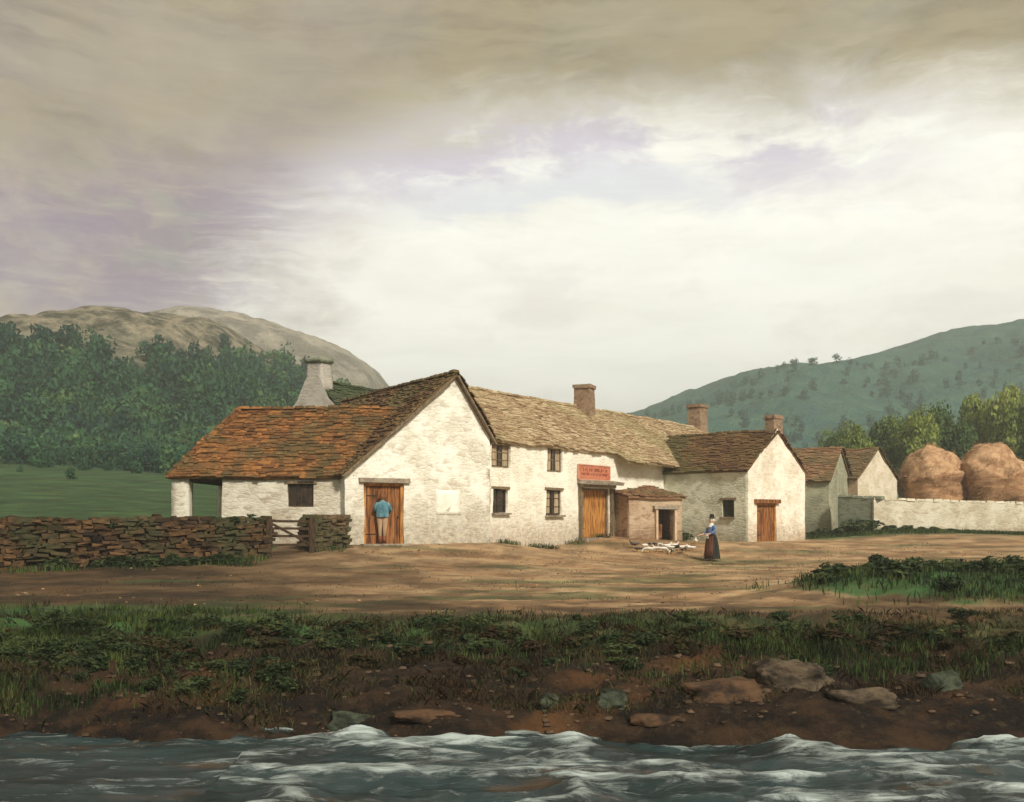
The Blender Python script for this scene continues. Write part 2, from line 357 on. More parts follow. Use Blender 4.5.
# ground: soil, turf and bank earth blended by vertex masks
m_g, t, b = mat('ground'); q = pos(t)
at = t.node('ShaderNodeAttribute', attribute_name='zone'); sp = t.node('ShaderNodeSeparateColor'); t.put(sp.inputs[0], at.outputs['Color'])
n1 = t.noise(t.vmul(q, (.6, 1, 1)), .6, 7, .66); n2 = t.noise(q, 5, 6, .65); n3 = t.noise(t.vmul(q, (.6, 1.0, 1)), 1.9, 7, .70); n4 = t.noise(q, 24, 4, .6)
dirt = t.mix(t.step(n1, .36, .64), (.34, .20, .10), (.54, .38, .215))
dirt = t.mix(t.math('MULTIPLY', t.step(n3, .5, .66), .45), dirt, (.34, .15, .07))
dirt = t.mix(t.math('MULTIPLY', t.step(n2, .5, .7), .35), dirt, (.58, .43, .29))
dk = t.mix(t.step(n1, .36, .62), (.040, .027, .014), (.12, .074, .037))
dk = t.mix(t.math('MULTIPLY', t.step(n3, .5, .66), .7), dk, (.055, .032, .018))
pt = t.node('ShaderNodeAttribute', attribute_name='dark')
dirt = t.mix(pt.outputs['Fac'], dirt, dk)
turf = t.mix(t.step(n1, .35, .65), (.022, .065, .022), (.055, .13, .042))
turf = t.mix(t.math('MULTIPLY', t.step(n2, .5, .7), .5), turf, (.10, .13, .045))
bank = t.mix(t.step(n3, .40, .64), (.006, .004, .003), (.040, .022, .011))
bank = t.mix(t.math('MULTIPLY', t.step(n1, .52, .68), .75), bank, (.12, .055, .02))
bank = t.mix(t.math('MULTIPLY', t.step(n2, .54, .7), .5), bank, (.065, .048, .026))
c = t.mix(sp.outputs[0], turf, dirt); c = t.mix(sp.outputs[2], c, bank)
t.put(b.inputs['Base Color'], c); b.inputs['Roughness'].default_value = .9
bump(t, b, t.math('ADD', t.math('ADD', n2, n3), t.math('MULTIPLY', n4, .5)), .07, .9)

# ------------------------------------------------------------------ ground mesh
def axis(lo, hi, fine_lo, fine_hi, d0, grow=1.09):
    a = list(np.arange(fine_lo, fine_hi, d0)); d = d0; v = a[-1]
    while v < hi: d *= grow; v += d; a.append(v)
    d = d0; v = a[0]; pre = []
    while v > lo: d *= grow; v -= d; pre.append(v)
    return np.array(pre[::-1]+a)
gx = axis(-1400, 1400, -11, 14, .085, 1.045); gy = np.concatenate([axis(-600, 1500, 11.6, 20, .08, 1.03)])
GX, GY = np.meshgrid(gx, gy); GZ = gh(GX, GY)
V = np.stack([GX, GY, GZ], -1).reshape(-1, 3); nx, ny = len(gx), len(gy)
ii = (np.arange(ny-1)[:, None]*nx+np.arange(nx-1)[None, :]).ravel()
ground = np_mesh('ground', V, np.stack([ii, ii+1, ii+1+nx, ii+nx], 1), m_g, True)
tag(ground, kind='structure')
def zones(x, y):
    e = fbm(x*.35, y*.6, 4); e2 = fbm(x*1.5, y*1.8+5, 4)
    px = 512+1000*x/np.maximum(y, 1); r = np.ones_like(x)
    # yard and track: dirt; turf west of the wall line, behind the houses, at the right bank mound, grass edge above the bank
    wall_y = np.interp(x, [-26, -18, -7.4, -5.5, -2], [26.5, 27.2, 30, 32.6, 36])
    r *= 1-sst(y-wall_y+.4*e, -.7, .1)*(x < -7.6)*1.0
    r *= 1-sst(y+e*3, 52, 57)
    mound = np.exp(-((x-9.7)/4.2)**2-((y-22)/3.3)**2)
    r *= 1-sst(mound+.25*e2, .34, .6)
    edge_ = sst(y+.22*np.clip(x-1, 0, 8)+2.0*e+1.6*e2-1.5*fbm(x*.14+2, x*0, 2), 15.9, 18.7)
    r *= edge_
    r *= 1-.6*sst(fbm(x*.25+3, y*.9, 4), .18, .45)*sst(y, 17, 20)
    r *= 1-(sst(y, 47, 50)*sst(x, 14.0, 15.5))
    bnk = (1-sst(y+.8*e2+.5*e, 14.6, 16.0)*(.55+.45*sst(e2, -.3, .3)))
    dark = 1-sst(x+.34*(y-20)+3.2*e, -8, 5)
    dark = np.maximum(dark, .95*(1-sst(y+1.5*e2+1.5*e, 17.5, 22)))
    return r, bnk, dark
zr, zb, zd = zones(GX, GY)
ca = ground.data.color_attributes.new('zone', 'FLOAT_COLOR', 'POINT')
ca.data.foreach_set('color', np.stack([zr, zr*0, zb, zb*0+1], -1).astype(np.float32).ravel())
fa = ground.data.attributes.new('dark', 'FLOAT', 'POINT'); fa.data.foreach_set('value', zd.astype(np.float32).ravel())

# ------------------------------------------------------------------ river
m_w, t, b = mat('river water'); q = pos(t)
fo = t.node('ShaderNodeAttribute', attribute_name='foam').outputs['Fac']
n2 = t.noise(t.vmul(q, (.45, 1.7, 2)), 3.6, 8, .72, dist=1.0); n3 = t.noise(t.vmul(q, (.5, 1.6, 1)), 1.2, 5, .6)
fm = t.math('MULTIPLY', t.step(t.math('ADD', fo, t.math('MULTIPLY', t.math('SUBTRACT', n2, .5), 3.0)), .30, 1.25), .9)
wc = t.mix(t.step(n3, .35, .65), (.006, .016, .018), (.018, .042, .048))
wc = t.mix(t.math('MULTIPLY', t.step(t.noise(t.vmul(q, (.4, 1.5, 1)), 1.7, 4, .6), .54, .68), .7), wc, (.075, .042, .020))
t.put(b.inputs['Base Color'], t.mix(fm, wc, (.52, .62, .62)))
t.put(b.inputs['Roughness'], t.math('ADD', .16, t.math('MULTIPLY', fm, .6))); b.inputs['Specular IOR Level'].default_value = .5
bump(t, b, t.math('ADD', n2, t.math('MULTIPLY', fm, .5)), .05, .8)
rx = axis(-60, 60, -7.5, 7.5, .045, 1.06); ry = axis(-12, 14.5, 8.3, 13.2, .04, 1.06)
RX, RY = np.meshgrid(rx, ry)
wx = RX + .5*fbm(RX*.5, RY*.6, 2); wy = RY + .35*fbm(RX*.45+9, RY*.5, 2)
rid = lambda a: 1-np.abs(a)
w1 = rid(fbm(wx*.42+wy*.35, wy*1.25-wx*.12, 2)*1.9)
w2 = rid(fbm(wx*1.1+3-wy*.3, wy*2.9+7, 2)*1.8)
w3 = fbm(wx*3, wy*7, 3)
amp = .45+.7*sst(fbm(RX*.16+4, RY*.3+2, 2)+.35*(RX > -3)+.08*RX.clip(-4, 4)*.5, -.25, .5)
RZ = -1.07 + amp*(.12*(1-np.sqrt(np.clip((1-w1)**2+.02, 0, 1))) + .05*(1-np.sqrt(np.clip((1-w2)**2+.02, 0, 1))) + .03*w3 + .035*fbm(wx*1.5+wy, wy*4, 3))
foam = amp*(sst(w1, .45, 1.0)*.55 + sst(w2, .5, 1.0)*.30) + .35*sst(RY+.5*fbm(RX*.7, RY*.7, 3), 11.2, 12.1)*(.35+.65*amp)
V = np.stack([RX, RY, RZ], -1).reshape(-1, 3); nx, ny = len(rx), len(ry)
ii = (np.arange(ny-1)[:, None]*nx+np.arange(nx-1)[None, :]).ravel()
river = np_mesh('river', V, np.stack([ii, ii+1, ii+1+nx, ii+nx], 1), m_w, True); tag(river, kind='structure')
fa = river.data.attributes.new('foam', 'FLOAT', 'POINT'); fa.data.foreach_set('value', foam.astype(np.float32).ravel())

# ------------------------------------------------------------------ hills
def hill(name, Yr, Yf, pts, matl, back=160, rough=6.0, drop=0.0, n_x=260, n_y=90, extend=(-500, 1500)):
    xs = (np.array([a for a, _ in pts])-512)/F*Yr; hs = ZC+(HZ-np.array([c_ for _, c_ in pts]))/F*Yr
    x = np.linspace((extend[0]-512)/F*Yr, (extend[1]-512)/F*Yr, n_x); v = np.linspace(0, 1, n_y)
    Xh, Vv = np.meshgrid(x, v); ridge = np.interp(Xh, xs, hs)
    ridge = ridge - drop + fbm(Xh*.05, Xh*0, 4)*1.2
    Yh = Yf+(Yr-Yf)*np.minimum(Vv/.75, 1)+back*np.clip((Vv-.75)/.25, 0, 1)
    up = np.clip(Vv/.75, 0, 1); shape = np.sin(up*math.pi/2)**1.15*(1-.75*sst(Vv, .75, 1))
    base = gh(Xh, Yh)-2.5
    nz = (fbm(Xh*.022, Yh*.022, 5)-.25)*rough*np.sin(np.clip(up, 0, 1)*math.pi)-1.6*np.abs(fbm(Xh*.12, Yh*.05, 4))*sst(up, .6, .8)+fbm(Xh*.09, Yh*.09, 4)*rough*.28*np.sin(up*math.pi)**.5
    Zh = base+(ridge-base)*shape+nz
    ii = (np.arange(n_y-1)[:, None]*n_x+np.arange(n_x-1)[None, :]).ravel()
    o = np_mesh(name, np.stack([Xh, Yh, Zh], -1).reshape(-1, 3), np.stack([ii, ii+1, ii+1+n_x, ii+n_x], 1), matl, True)
    tag(o, kind='structure')
    return (x, Yf, Yr, Zh, Yh)
def hillmat(name, green, green2, rock, rock2, z0, z1, nsc=.03):
    m, t, b = mat(name); q = pos(t); s_ = t.node('ShaderNodeSeparateXYZ'); t.put(s_.inputs[0], q)
    n1 = t.noise(q, nsc, 6, .65); n2 = t.noise(q, nsc*6, 6, .68)
    n3 = t.noise(t.vmul(q, (1, 1, .25)), nsc*4, 6, .7)
    g = t.mix(t.step(n2, .35, .65), green, green2); r = t.mix(t.step(n3, .38, .62), rock, rock2)
    f = t.step(t.math('ADD', s_.outputs[2], t.math('MULTIPLY', t.math('SUBTRACT', n1, .5), (z1-z0)*2.2)), z0, z1)
    t.put(b.inputs['Base Color'], t.mix(f, g, r)); bump(t, b, t.math('ADD', n3, n2), 3.5, 1.0); return m
HM1 = hillmat('wooded hill turf', (.018, .062, .038), (.04, .10, .05), (.10, .095, .06), (.46, .40, .29), 20, 36, .06)
HM2 = hillmat('rocky hill', (.16, .16, .12), (.22, .20, .15), (.20, .185, .15), (.44, .40, .33), 30, 60)
HM3 = hillmat('far green hill', (.018, .08, .075), (.05, .12, .085), (.04, .11, .10), (.09, .16, .13), 75, 110, .015)
Hl = hill('hill', 215, 118, [(-500, 330), (-100, 322), (5, 318), (60, 317), (130, 309), (190, 308), (225, 316), (262, 338), (300, 365), (345, 392), (400, 425), (470, 470), (540, 515), (1500, 560)], HM1, extend=(-500, 700), drop=2.2, n_x=520, n_y=150)
hill('hill', 330, 235, [(-500, 340), (100, 312), (200, 306), (250, 312), (300, 328), (350, 347), (378, 368), (392, 386), (430, 404), (520, 430), (620, 470), (720, 520), (1500, 560)], HM2, rough=4, extend=(-200, 900), drop=1.5, n_x=420, n_y=120)
Hr = hill('hill', 430, 190, [(-500, 560), (380, 520), (480, 470), (560, 432), (640, 411), (700, 389), (740, 378), (800, 371), (850, 361), (900, 345), (940, 331), (975, 327), (1024, 326), (1200, 320), (1500, 330)], HM3, rough=9, back=260, extend=(200, 1500))

# ------------------------------------------------------------------ foliage clumps
def crown_proto(n, lobes, leaf, seed, flat=.85):
    r = np.random.default_rng(seed); L = []
    for i in range(lobes):
        a = r.uniform(0, 2*math.pi); rr = r.uniform(.15, .62)*(i > 0); h = r.uniform(-.55, .6)
        L.append((rr*math.cos(a)*(1-.45*abs(h)), rr*math.sin(a)*(1-.45*abs(h)), h, r.uniform(.28, .48)))
    L = np.array(L); k = r.integers(0, lobes, n)
    d = r.normal(size=(n, 3)); d /= np.linalg.norm(d, axis=1)[:, None]
    rad = L[k, 3]*r.uniform(.55, 1.12, n)**.6
    c_ = L[k, :3]+d*rad[:, None]*np.array([1, 1, flat])
    nrm = d+r.normal(size=(n, 3))*.75; nrm /= np.linalg.norm(nrm, axis=1)[:, None]
    t1 = np.cross(nrm, r.normal(size=(n, 3))); t1 /= np.linalg.norm(t1, axis=1)[:, None]; t2 = np.cross(nrm, t1)
    s1 = leaf*r.uniform(.6, 1.4, n)[:, None]; s2 = leaf*r.uniform(.45, 1.0, n)[:, None]
    return np.stack([c_-t1*s1, c_-t2*s2*.8, c_+t1*s1, c_+t2*s2], 1)      # n,4,3
def merge(name, blocks, matl, parent=None):
    Q = np.concatenate(blocks).reshape(-1, 3); n = len(Q)//4
    return np_mesh(name, Q, np.arange(n*4).reshape(n, 4), matl, False, parent)
protos = [crown_proto(240, 9, .12, 100+i) for i in range(7)]
def woods(name, H, n, matl, size, vmin, vmax, pxr, label, seed, keep=None, extra=()):
    r = np.random.default_rng(seed); x, Yf, Yr, Zh, Yh = H; out = []; n_y = len(Zh)
    tries = 0
    while len(out) < n and tries < n*20:
        tries += 1
        v = r.uniform(vmin, vmax); j = v*(n_y-1); j0 = int(j); yy = Yh[j0, 0]
        pxx = r.uniform(*pxr); xx = (pxx-512)/F*yy; i0 = int(np.clip(np.searchsorted(x, xx), 1, len(x)-1))
        zz = Zh[j0, i0]
        if keep is not None and not keep(xx, yy, zz, pxx, r): continue
        s = size[0]+(size[1]-size[0])*r.random()**1.5; pr = protos[r.integers(len(protos))]; a = r.uniform(0, 6.28); ca, sa = math.cos(a), math.sin(a)
        Rm = np.array([[ca, -sa, 0], [sa, ca, 0], [0, 0, 1]])
        out.append((pr*np.array([s, s, s*r.uniform(.8, 1.7)]))@Rm.T+np.array([xx, yy, zz+s*.55]))
    for xx, yy, s in extra:
        out.append(protos[r.integers(len(protos))]*np.array([s, s, s*1.1])+np.array([xx, yy, g1(xx, yy)+s*.45]))
    o = merge(name, out, matl); tag(o, label, 'woodland', kind='stuff'); return o
re_ = np.random.default_rng(77); EX = []
while len(EX) < 420:
    yy = re_.uniform(70, 122); pxx = re_.uniform(-260, 420); xx = (pxx-512)/F*yy
    if re_.random() < sst(yy+14*float(fbm(np.array([xx*.05]), np.array([yy*.03]), 3)[0])+.03*(90-pxx)*(pxx < 90), 92, 116)+.03: EX.append((xx, yy, re_.uniform(.5, 2.1)*(.45 if yy < 90 else 1)))
woods('woodland', Hl, 2800, LEAFD, (1.1, 3.2), .0, .74, (-260, 480), 'dense dark green wood covering the slope of the rocky hill left of the cottages', 3,
      extra=EX, keep=lambda X_, Y_, Z_, px_, r: (HZ-(Z_-ZC)/Y_*F) > 368 - 26*(1-float(sst(px_, 20, 130))) + 22*mn.noise(Vector((px_*.02, 1, 0))) + r.uniform(-12, 26))
woods('woodland', Hr, 520, LEAFF, (1.2, 2.2), .0, .50, (640, 1180), 'hazy green wood spread over the far hill at the right', 4,
      keep=lambda X_, Y_, Z_, px_, r: r.random() < .25+.9*max(0, mn.noise(Vector((px_*.012, Y_*.012, 2)))+.35))

# ------------------------------------------------------------------ rough masonry
def nvec(q, k=1.0):
    a = mn.noise_vector(Vector(q)*.9)*.035+mn.noise_vector(Vector(q)*3.7)*.018
    return a*k
def wall(mb, p0, p1, z0, top, holes=(), rev=.24, step=.20, k=1.0):
    p0 = Vector(p0).to_2d() if len(p0) == 3 else Vector(p0); p1 = Vector(p1).to_2d() if len(p1) == 3 else Vector(p1)
    L = (p1-p0).length; d = (p1-p0)/L; n_in = Vector((-d.y, d.x))      # inward = left of direction
    ts = [a for a, _ in top]; tz = [c_ for _, c_ in top]; zs = min(tz[0], tz[-1]) if len(tz) > 1 else tz[0]
    zs = min(tz)
    def cuts(keys, lo, hi):
        ks = sorted(set([lo, hi]+[x for x in keys if lo < x < hi])); out = []
        for a, c_ in zip(ks, ks[1:]):
            m_ = max(1, round((c_-a)/step)); out += [a+(c_-a)*i/m_ for i in range(m_)]
        return out+[hi]
    S_ = cuts([h[0] for h in holes]+[h[1] for h in holes]+list(ts), 0.0, L); Zs = cuts([h[2] for h in holes]+[h[3] for h in holes], z0, zs)
    def pt(s, z, dep=0.0):
        q = Vector((p0.x+d.x*s+n_in.x*dep, p0.y+d.y*s+n_in.y*dep, z)); return q+nvec(q, k) if dep == 0 else q+nvec((q.x-n_in.x*dep, q.y-n_in.y*dep, z), k)
    nS = len(S_); base = len(mb.v)
    rows = [[(s, z) for s in S_] for z in Zs]
    if max(tz) > zs+.01:
        nr = max(2, int((max(tz)-zs)/step))
        for j in range(1, nr+1): rows.append([(s, zs+(float(np.interp(s, ts, tz))-zs)*j/nr) for s in S_])
    vs = [pt(s, z) for r_ in rows for s, z in r_]; fs = []
    for j in range(len(rows)-1):
        for i in range(nS-1):
            cs = (S_[i]+S_[i+1])/2; cz = (rows[j][i][1]+rows[j+1][i][1])/2
            if any(h[0] < cs < h[1] and h[2] < cz < h[3] for h in holes): continue
            fs.append((j*nS+i, j*nS+i+1, (j+1)*nS+i+1, (j+1)*nS+i))
    mb.add(vs, fs)
    for h in holes:
        ss = [s for s in S_ if h[0]-1e-6 <= s <= h[1]+1e-6]; zz = [z for z in Zs if h[2]-1e-6 <= z <= h[3]+1e-6]
        loop = [(s, h[2]) for s in ss]+[(h[1], z) for z in zz[1:]]+[(s, h[3]) for s in ss[::-1][1:]]+[(h[0], z) for z in zz[::-1][1:]]
        a = [pt(*q) for q in loop]; c_ = [pt(*q, rev) for q in loop]; m_ = len(loop)
        mb.add(a+c_, [(i, (i+1) % m_, m_+(i+1) % m_, m_+i) for i in range(m_-1)])
    return d, n_in
def seg(p0, dir_, px):
    """distance along a wall line at which picture column px meets it, and its depth"""
    u = (px-512)/F; s = (u*p0[1]-p0[0])/(dir_[0]-u*dir_[1]); return s, p0[1]+dir_[1]*s
def hole(p0, dir_, a, top_, c_, bot):
    s0, y0 = seg(p0, dir_, a); s1, y1 = seg(p0, dir_, c_); ym = (y0+y1)/2
    return (s0, s1, ZC+(HZ-bot)/F*ym, ZC+(HZ-top_)/F*ym)
def rough_box(mb, c, size, rz=0, step=.18, k=1.0, taper=0.0):
    ca, sa = math.cos(rz), math.sin(rz); hx, hy = size[0]/2, size[1]/2
    cn = [(-hx, -hy), (hx, -hy), (hx, hy), (-hx, hy)]; H = size[2]; z0 = c[2]
    ring = []
    for i in range(4):
        a = cn[i]; e = cn[(i+1) % 4]; m_ = max(1, round(math.dist(a, e)/step))
        ring += [(a[0]+(e[0]-a[0])*j/m_, a[1]+(e[1]-a[1])*j/m_) for j in range(m_)]
    nz = max(1, round(H/step)); n = len(ring); vs = []
    for j in range(nz+1):
        f = 1-taper*j/nz
        for x_, y_ in ring:
            q = Vector((c[0]+(x_*ca-y_*sa)*f, c[1]+(x_*sa+y_*ca)*f, z0+H*j/nz)); vs.append(q+nvec(q, k))
    fs = [(j*n+i, j*n+(i+1) % n, (j+1)*n+(i+1) % n, (j+1)*n+i) for j in range(nz) for i in range(n)]
    fs.append(tuple(range(nz*n, nz*n+n))); fs.append(tuple(range(n))[::-1])
    mb.add(vs, fs)
def pip(x, y, poly):
    ins = False; j = len(poly)-1
    for i in range(len(poly)):
        if (poly[i][1] > y) != (poly[j][1] > y) and x < (poly[j][0]-poly[i][0])*(y-poly[i][1])/(poly[j][1]-poly[i][1])+poly[i][0]: ins = not ins
        j = i
    return ins
def slate_roof(parent, corners, matl, exposure=.155, wmin=.14, wmax=.48, name='roof', wob=.08, ragged=.06, thick=.032):
    """corners: eave start, eave end, then round the plane; slates laid in courses from the eave up"""
    P0 = Vector(corners[0]); U = (Vector(corners[1])-P0).normalized()
    Nn = U.cross(Vector(corners[2])-P0).normalized()
    if Nn.z < 0: Nn = -Nn
    Vv = Nn.cross(U)
    if Vv.z < 0: Vv = -Vv
    poly = [((Vector(c_)-P0).dot(U), (Vector(c_)-P0).dot(Vv)) for c_ in corners]
    vmax = max(q[1] for q in poly); umin = min(q[0] for q in poly); umax = max(q[0] for q in poly)
    mb = MB()
    def wp(u, v, h):
        q = P0+U*u+Vv*v; o_ = mn.noise(q*.45)*wob+mn.noise(q*1.6)*wob*.35; return q+Nn*(h+o_)
    # board under the slates, gridded so it follows the sag
    nu = max(2, int((umax-umin)/.5)); nv = max(2, int(vmax/.4))
    def span(v):
        xs = []
        for i in range(len(poly)):
            a, c_ = poly[i], poly[(i+1) % len(poly)]
            if (a[1]-v)*(c_[1]-v) <= 0 and abs(a[1]-c_[1]) > 1e-6: xs.append(a[0]+(c_[0]-a[0])*(v-a[1])/(c_[1]-a[1]))
        return (min(xs), max(xs)) if xs else (umin, umax)
    gv = []
    for j in range(nv+1):
        v = min(max(vmax*j/nv, .004), vmax-.004); a, e = span(v)
        gv.append([(a+(e-a)*i/nu, v) for i in range(nu+1)])
    top_ = [wp(u, v, -.01) for r_ in gv for u, v in r_]; bot_ = [wp(u, v, -.10) for r_ in gv for u, v in r_]; n = nu+1; k0 = len(top_)
    fs = []
    for j in range(nv):
        for i in range(nu):
            fs.append((j*n+i, j*n+i+1, (j+1)*n+i+1, (j+1)*n+i)); fs.append(tuple(k0+q for q in (j*n+i, (j+1)*n+i, (j+1)*n+i+1, j*n+i+1)))
    rim = [i for i in range(n)]+[j*n+nu for j in range(1, nv+1)]+[nv*n+i for i in range(nu-1, -1, -1)]+[j*n for j in range(nv-1, 0, -1)]
    for a, e in zip(rim, rim[1:]+rim[:1]): fs.append((a, e, k0+e, k0+a))
    mb.add(top_+bot_, fs)
    v = -.04; row = 0
    while v < vmax:
        a, e = span(min(max(v+exposure*.5, .01), vmax-.01)); u = a-random.uniform(0, .15)-.03
        while u < e+.02:
            wd = random.uniform(wmin, wmax); u1 = min(u+wd, e+.05)
            if u1-u > .06:
                vj = v+random.uniform(-ragged, ragged); ln = exposure*1.55
                t_ = thick*random.uniform(.6, 1.5); lift = random.uniform(.0, .02); sk = random.uniform(-.02, .02)
                g = .006
                ve = min(vj+ln, vmax+.02)
                q = [wp(u+g, vj, lift+t_*.4), wp(u1-g, vj+sk, lift+t_*.4), wp(u1-g, ve, .0), wp(u+g, ve, .0)]
                q2 = [wp(u+g, vj, lift+t_*1.6), wp(u1-g, vj+sk, lift+t_*1.6), wp(u1-g, ve, t_*.6), wp(u+g, ve, t_*.6)]
                mb.add(q+q2, [(4, 5, 6, 7), (0, 1, 5, 4), (1, 2, 6, 5), (3, 0, 4, 7)])
            u = u1
        v += exposure*random.uniform(.9, 1.1); row += 1
    return mb.build(name, matl, parent)
def ridge_line(parent, a, c_, matl, w_=.26, name='ridge_stones'):
    a = Vector(a); c_ = Vector(c_); L = (c_-a).length; d = (c_-a)/L; mb = MB(); s = 0; rz = math.atan2(d.y, d.x); ry = -math.asin(d.z)
    while s < L:
        l = random.uniform(.3, .5); q = a+d*(s+l/2); q += Vector((0, 0, mn.noise(q*.45)*.05+random.uniform(-.012, .02)))
        mb.box(q, (l-.015, w_, .09), rz=rz+random.uniform(-.05, .05), ry=ry, jit=.012, taper=.75); s += l
    return mb.build(name, matl, parent)

# window and door builders; openings are (s0,s1,z0,z1) on the wall through p0 with direction d and inward normal n
def W3(p0, d, n, s, z, dep): return Vector((p0[0]+d.x*s+n.x*dep, p0[1]+d.y*s+n.y*dep, z))
def window(parent, p0, d, n, h, nx_=2, ny_=2, glass=GLASS, fm=WOOD_D, dep=.14, curtain=False, sill=True, label=None):
    rz = math.atan2(d.y, d.x); s0, s1, z0, z1 = h; f = MB(); fw = .055
    cs, cz = (s0+s1)/2, (z0+z1)/2
    f.box(W3(p0, d, n, s0+fw/2, cz, dep), (fw, .07, z1-z0), rz); f.box(W3(p0, d, n, s1-fw/2, cz, dep), (fw, .07, z1-z0), rz)
    f.box(W3(p0, d, n, cs, z0+fw/2, dep), (s1-s0-2*fw, .066, fw), rz); f.box(W3(p0, d, n, cs, z1-fw/2, dep), (s1-s0-2*fw, .066, fw), rz)
    fr = f.build('window', fm, parent)
    if label: fr['label'] = label
    g = MB()
    for i in range(1, nx_): g.box(W3(p0, d, n, s0+(s1-s0)*i/nx_, cz, dep+.004), (.032, .04, z1-z0-2*fw), rz)
    for j in range(1, ny_): g.box(W3(p0, d, n, cs, z0+(z1-z0)*j/ny_, dep+.008), (s1-s0-2*fw, .036, .03), rz)
    g.build('glazing_bar', fm, fr)
    g = MB(); g.box(W3(p0, d, n, cs, cz, dep+.02), (s1-s0-2*fw+.01, .008, z1-z0-2*fw+.01), rz); g.build('pane', glass, fr)
    if curtain:
        for a, e in ((s0+fw, s0+(s1-s0)*.38), (s1-(s1-s0)*.30, s1-fw)):
            g = MB(); m_ = 9; vs = []
            for i in range(m_+1):
                for z in (z0+fw+.02, z1-fw): vs.append(W3(p0, d, n, a+(e-a)*i/m_, z, dep+.004+.006*(-1)**i*.5))
            g.add(vs, [(2*i, 2*i+2, 2*i+3, 2*i+1) for i in range(m_)]); g.build('curtain', CURT, fr)
    g = MB(); g.box(W3(p0, d, n, cs, z1+.05, .03), (s1-s0+.22, .16, .09), rz, jit=.012); g.build('window_lintel', WOOD_G, fr)
    if sill:
        g = MB(); g.box(W3(p0, d, n, cs, z0-.035, -.01), (s1-s0+.16, .26, .07), rz, jit=.012); g.build('sill', LINTEL, fr)
    return fr
def door(parent, p0, d, n, h, planks=6, pm=WOOD_O, fm=WOOD_D, dep=.16, label=None, open_top=None):
    rz = math.atan2(d.y, d.x); s0, s1, z0, z1 = h; fw = .10
    f = MB(); a, e = s0+fw, s1-fw; wd = (e-a)/planks
    for i in range(planks):
        f.box(W3(p0, d, n, a+wd*(i+.5), (z0+z1-fw)/2+.02, dep+random.uniform(-.006, .006)), (wd-.012, .045, z1-fw-z0-.04), rz, jit=.004)
    dr = f.build('door', pm, parent)
    if label: dr['label'] = label
    f = MB()
    f.box(W3(p0, d, n, s0+fw/2, (z0+z1)/2, dep-.03), (fw, .13, z1-z0), rz, jit=.006); f.box(W3(p0, d, n, s1-fw/2, (z0+z1)/2, dep-.03), (fw, .13, z1-z0), rz, jit=.006)
    f.box(W3(p0, d, n, (s0+s1)/2, z1-fw/2, dep-.03), (s1-s0-2*fw, .124, fw), rz, jit=.004); f.build('door_frame', fm, dr)
    for zz in (.18, .5, .82): f = MB(); f.box(W3(p0, d, n, (a+e)/2, z0+(z1-z0)*zz, dep+.04), (e-a-.03, .03, .10), rz); f.build('ledge', pm, dr)
    f = MB(); f.tube([W3(p0, d, n, e-.09, z0+(z1-z0)*.48, dep-.03), W3(p0, d, n, e-.09, z0+(z1-z0)*.48, dep-.09), W3(p0, d, n, e-.09, z0+(z1-z0)*.48-.09, dep-.09)], .013, 6); f.build('handle', FELT, dr)
    for zz in (.2, .8): f = MB(); f.box(W3(p0, d, n, a+.2, z0+(z1-z0)*zz, dep-.028), (.36, .01, .035), rz); f.build('hinge', FELT, dr)
    return dr
def backing(mb, p0, d, n, h, dep=.5):
    rz = math.atan2(d.y, d.x); s0, s1, z0, z1 = h
    mb.box(W3(p0, d, n, (s0+s1)/2, (z0+z1)/2, dep), (s1-s0+.3, .02, z1-z0+.3), rz)
def chimney(parent, c, size, rz, z0, z1, matl, cap=True, pot=False):
    mb = MB(); rough_box(mb, (c[0], c[1], z0), (size[0], size[1], z1-z0), rz, .16, 1.0, .08); ch = mb.build('chimney', matl, parent)
    mb = MB(); rough_box(mb, (c[0], c[1], z1-.16), (size[0]*1.06, size[1]*1.06, .17), rz, .16, .8); mb.build('chimney_cap', matl, ch)
    mb = MB(); mb.tube([(c[0], c[1], z1), (c[0], c[1], z1+.03)], size[1]*.28, 10); mb.build('flue', FELT, ch)
    return ch
def at_line(p0, d, s): return Vector((p0[0]+d[0]*s, p0[1]+d[1]*s))
ZB = 0.0   # wall feet go below the ground

# ------------------------------------------------------------------ A: the big gabled house
g_ = Vector((1, .61)).normalized(); r_ = Vector((-.61, 1)).normalized()
PL = Vector((-5.51, 33.0)); LA = 5.52
SA = seg(PL, g_, 455)[0]; DA = 12.0
zl, za, zr_ = 3.12, 6.62, 4.52
A = empty('gabled_house', (PL.x, PL.y, .65), 'large white gable fronted stone house with rusty tiled roof at the end of the inn', 'house')
dA = hole(PL, g_, 364, 483, 404, 543); dA = (dA[0], dA[1], .62, dA[3])
mb = MB(); d, n = wall(mb, PL, PL+g_*LA, ZB, [(0, zl), (SA, za), (LA, zr_)], [dA])
wall(mb, PL+g_*LA, PL+g_*LA+r_*DA, ZB, [(0, zr_), (DA, zr_)], step=.5)
wall(mb, PL+r_*DA, PL, ZB, [(0, zl), (DA, zl)], step=.5)
wall(mb, PL+g_*LA+r_*DA, PL+r_*DA, ZB, [(0, zr_), (LA-SA, za), (LA, zl)], step=.5)
backing(mb, PL, d, n, dA)
mb.build('wall', W_MAIN, A, True)
ad = door(A, PL, d, n, dA, 7, WOOD_R, WOOD_O, .17)
mb = MB(); mb.box(W3(PL, d, n, (dA[0]+dA[1])/2, dA[3]+.08, .05), (dA[1]-dA[0]+.4, .3, .16), math.atan2(d.y, d.x), jit=.02); mb.build('lintel', LINTEL, A)
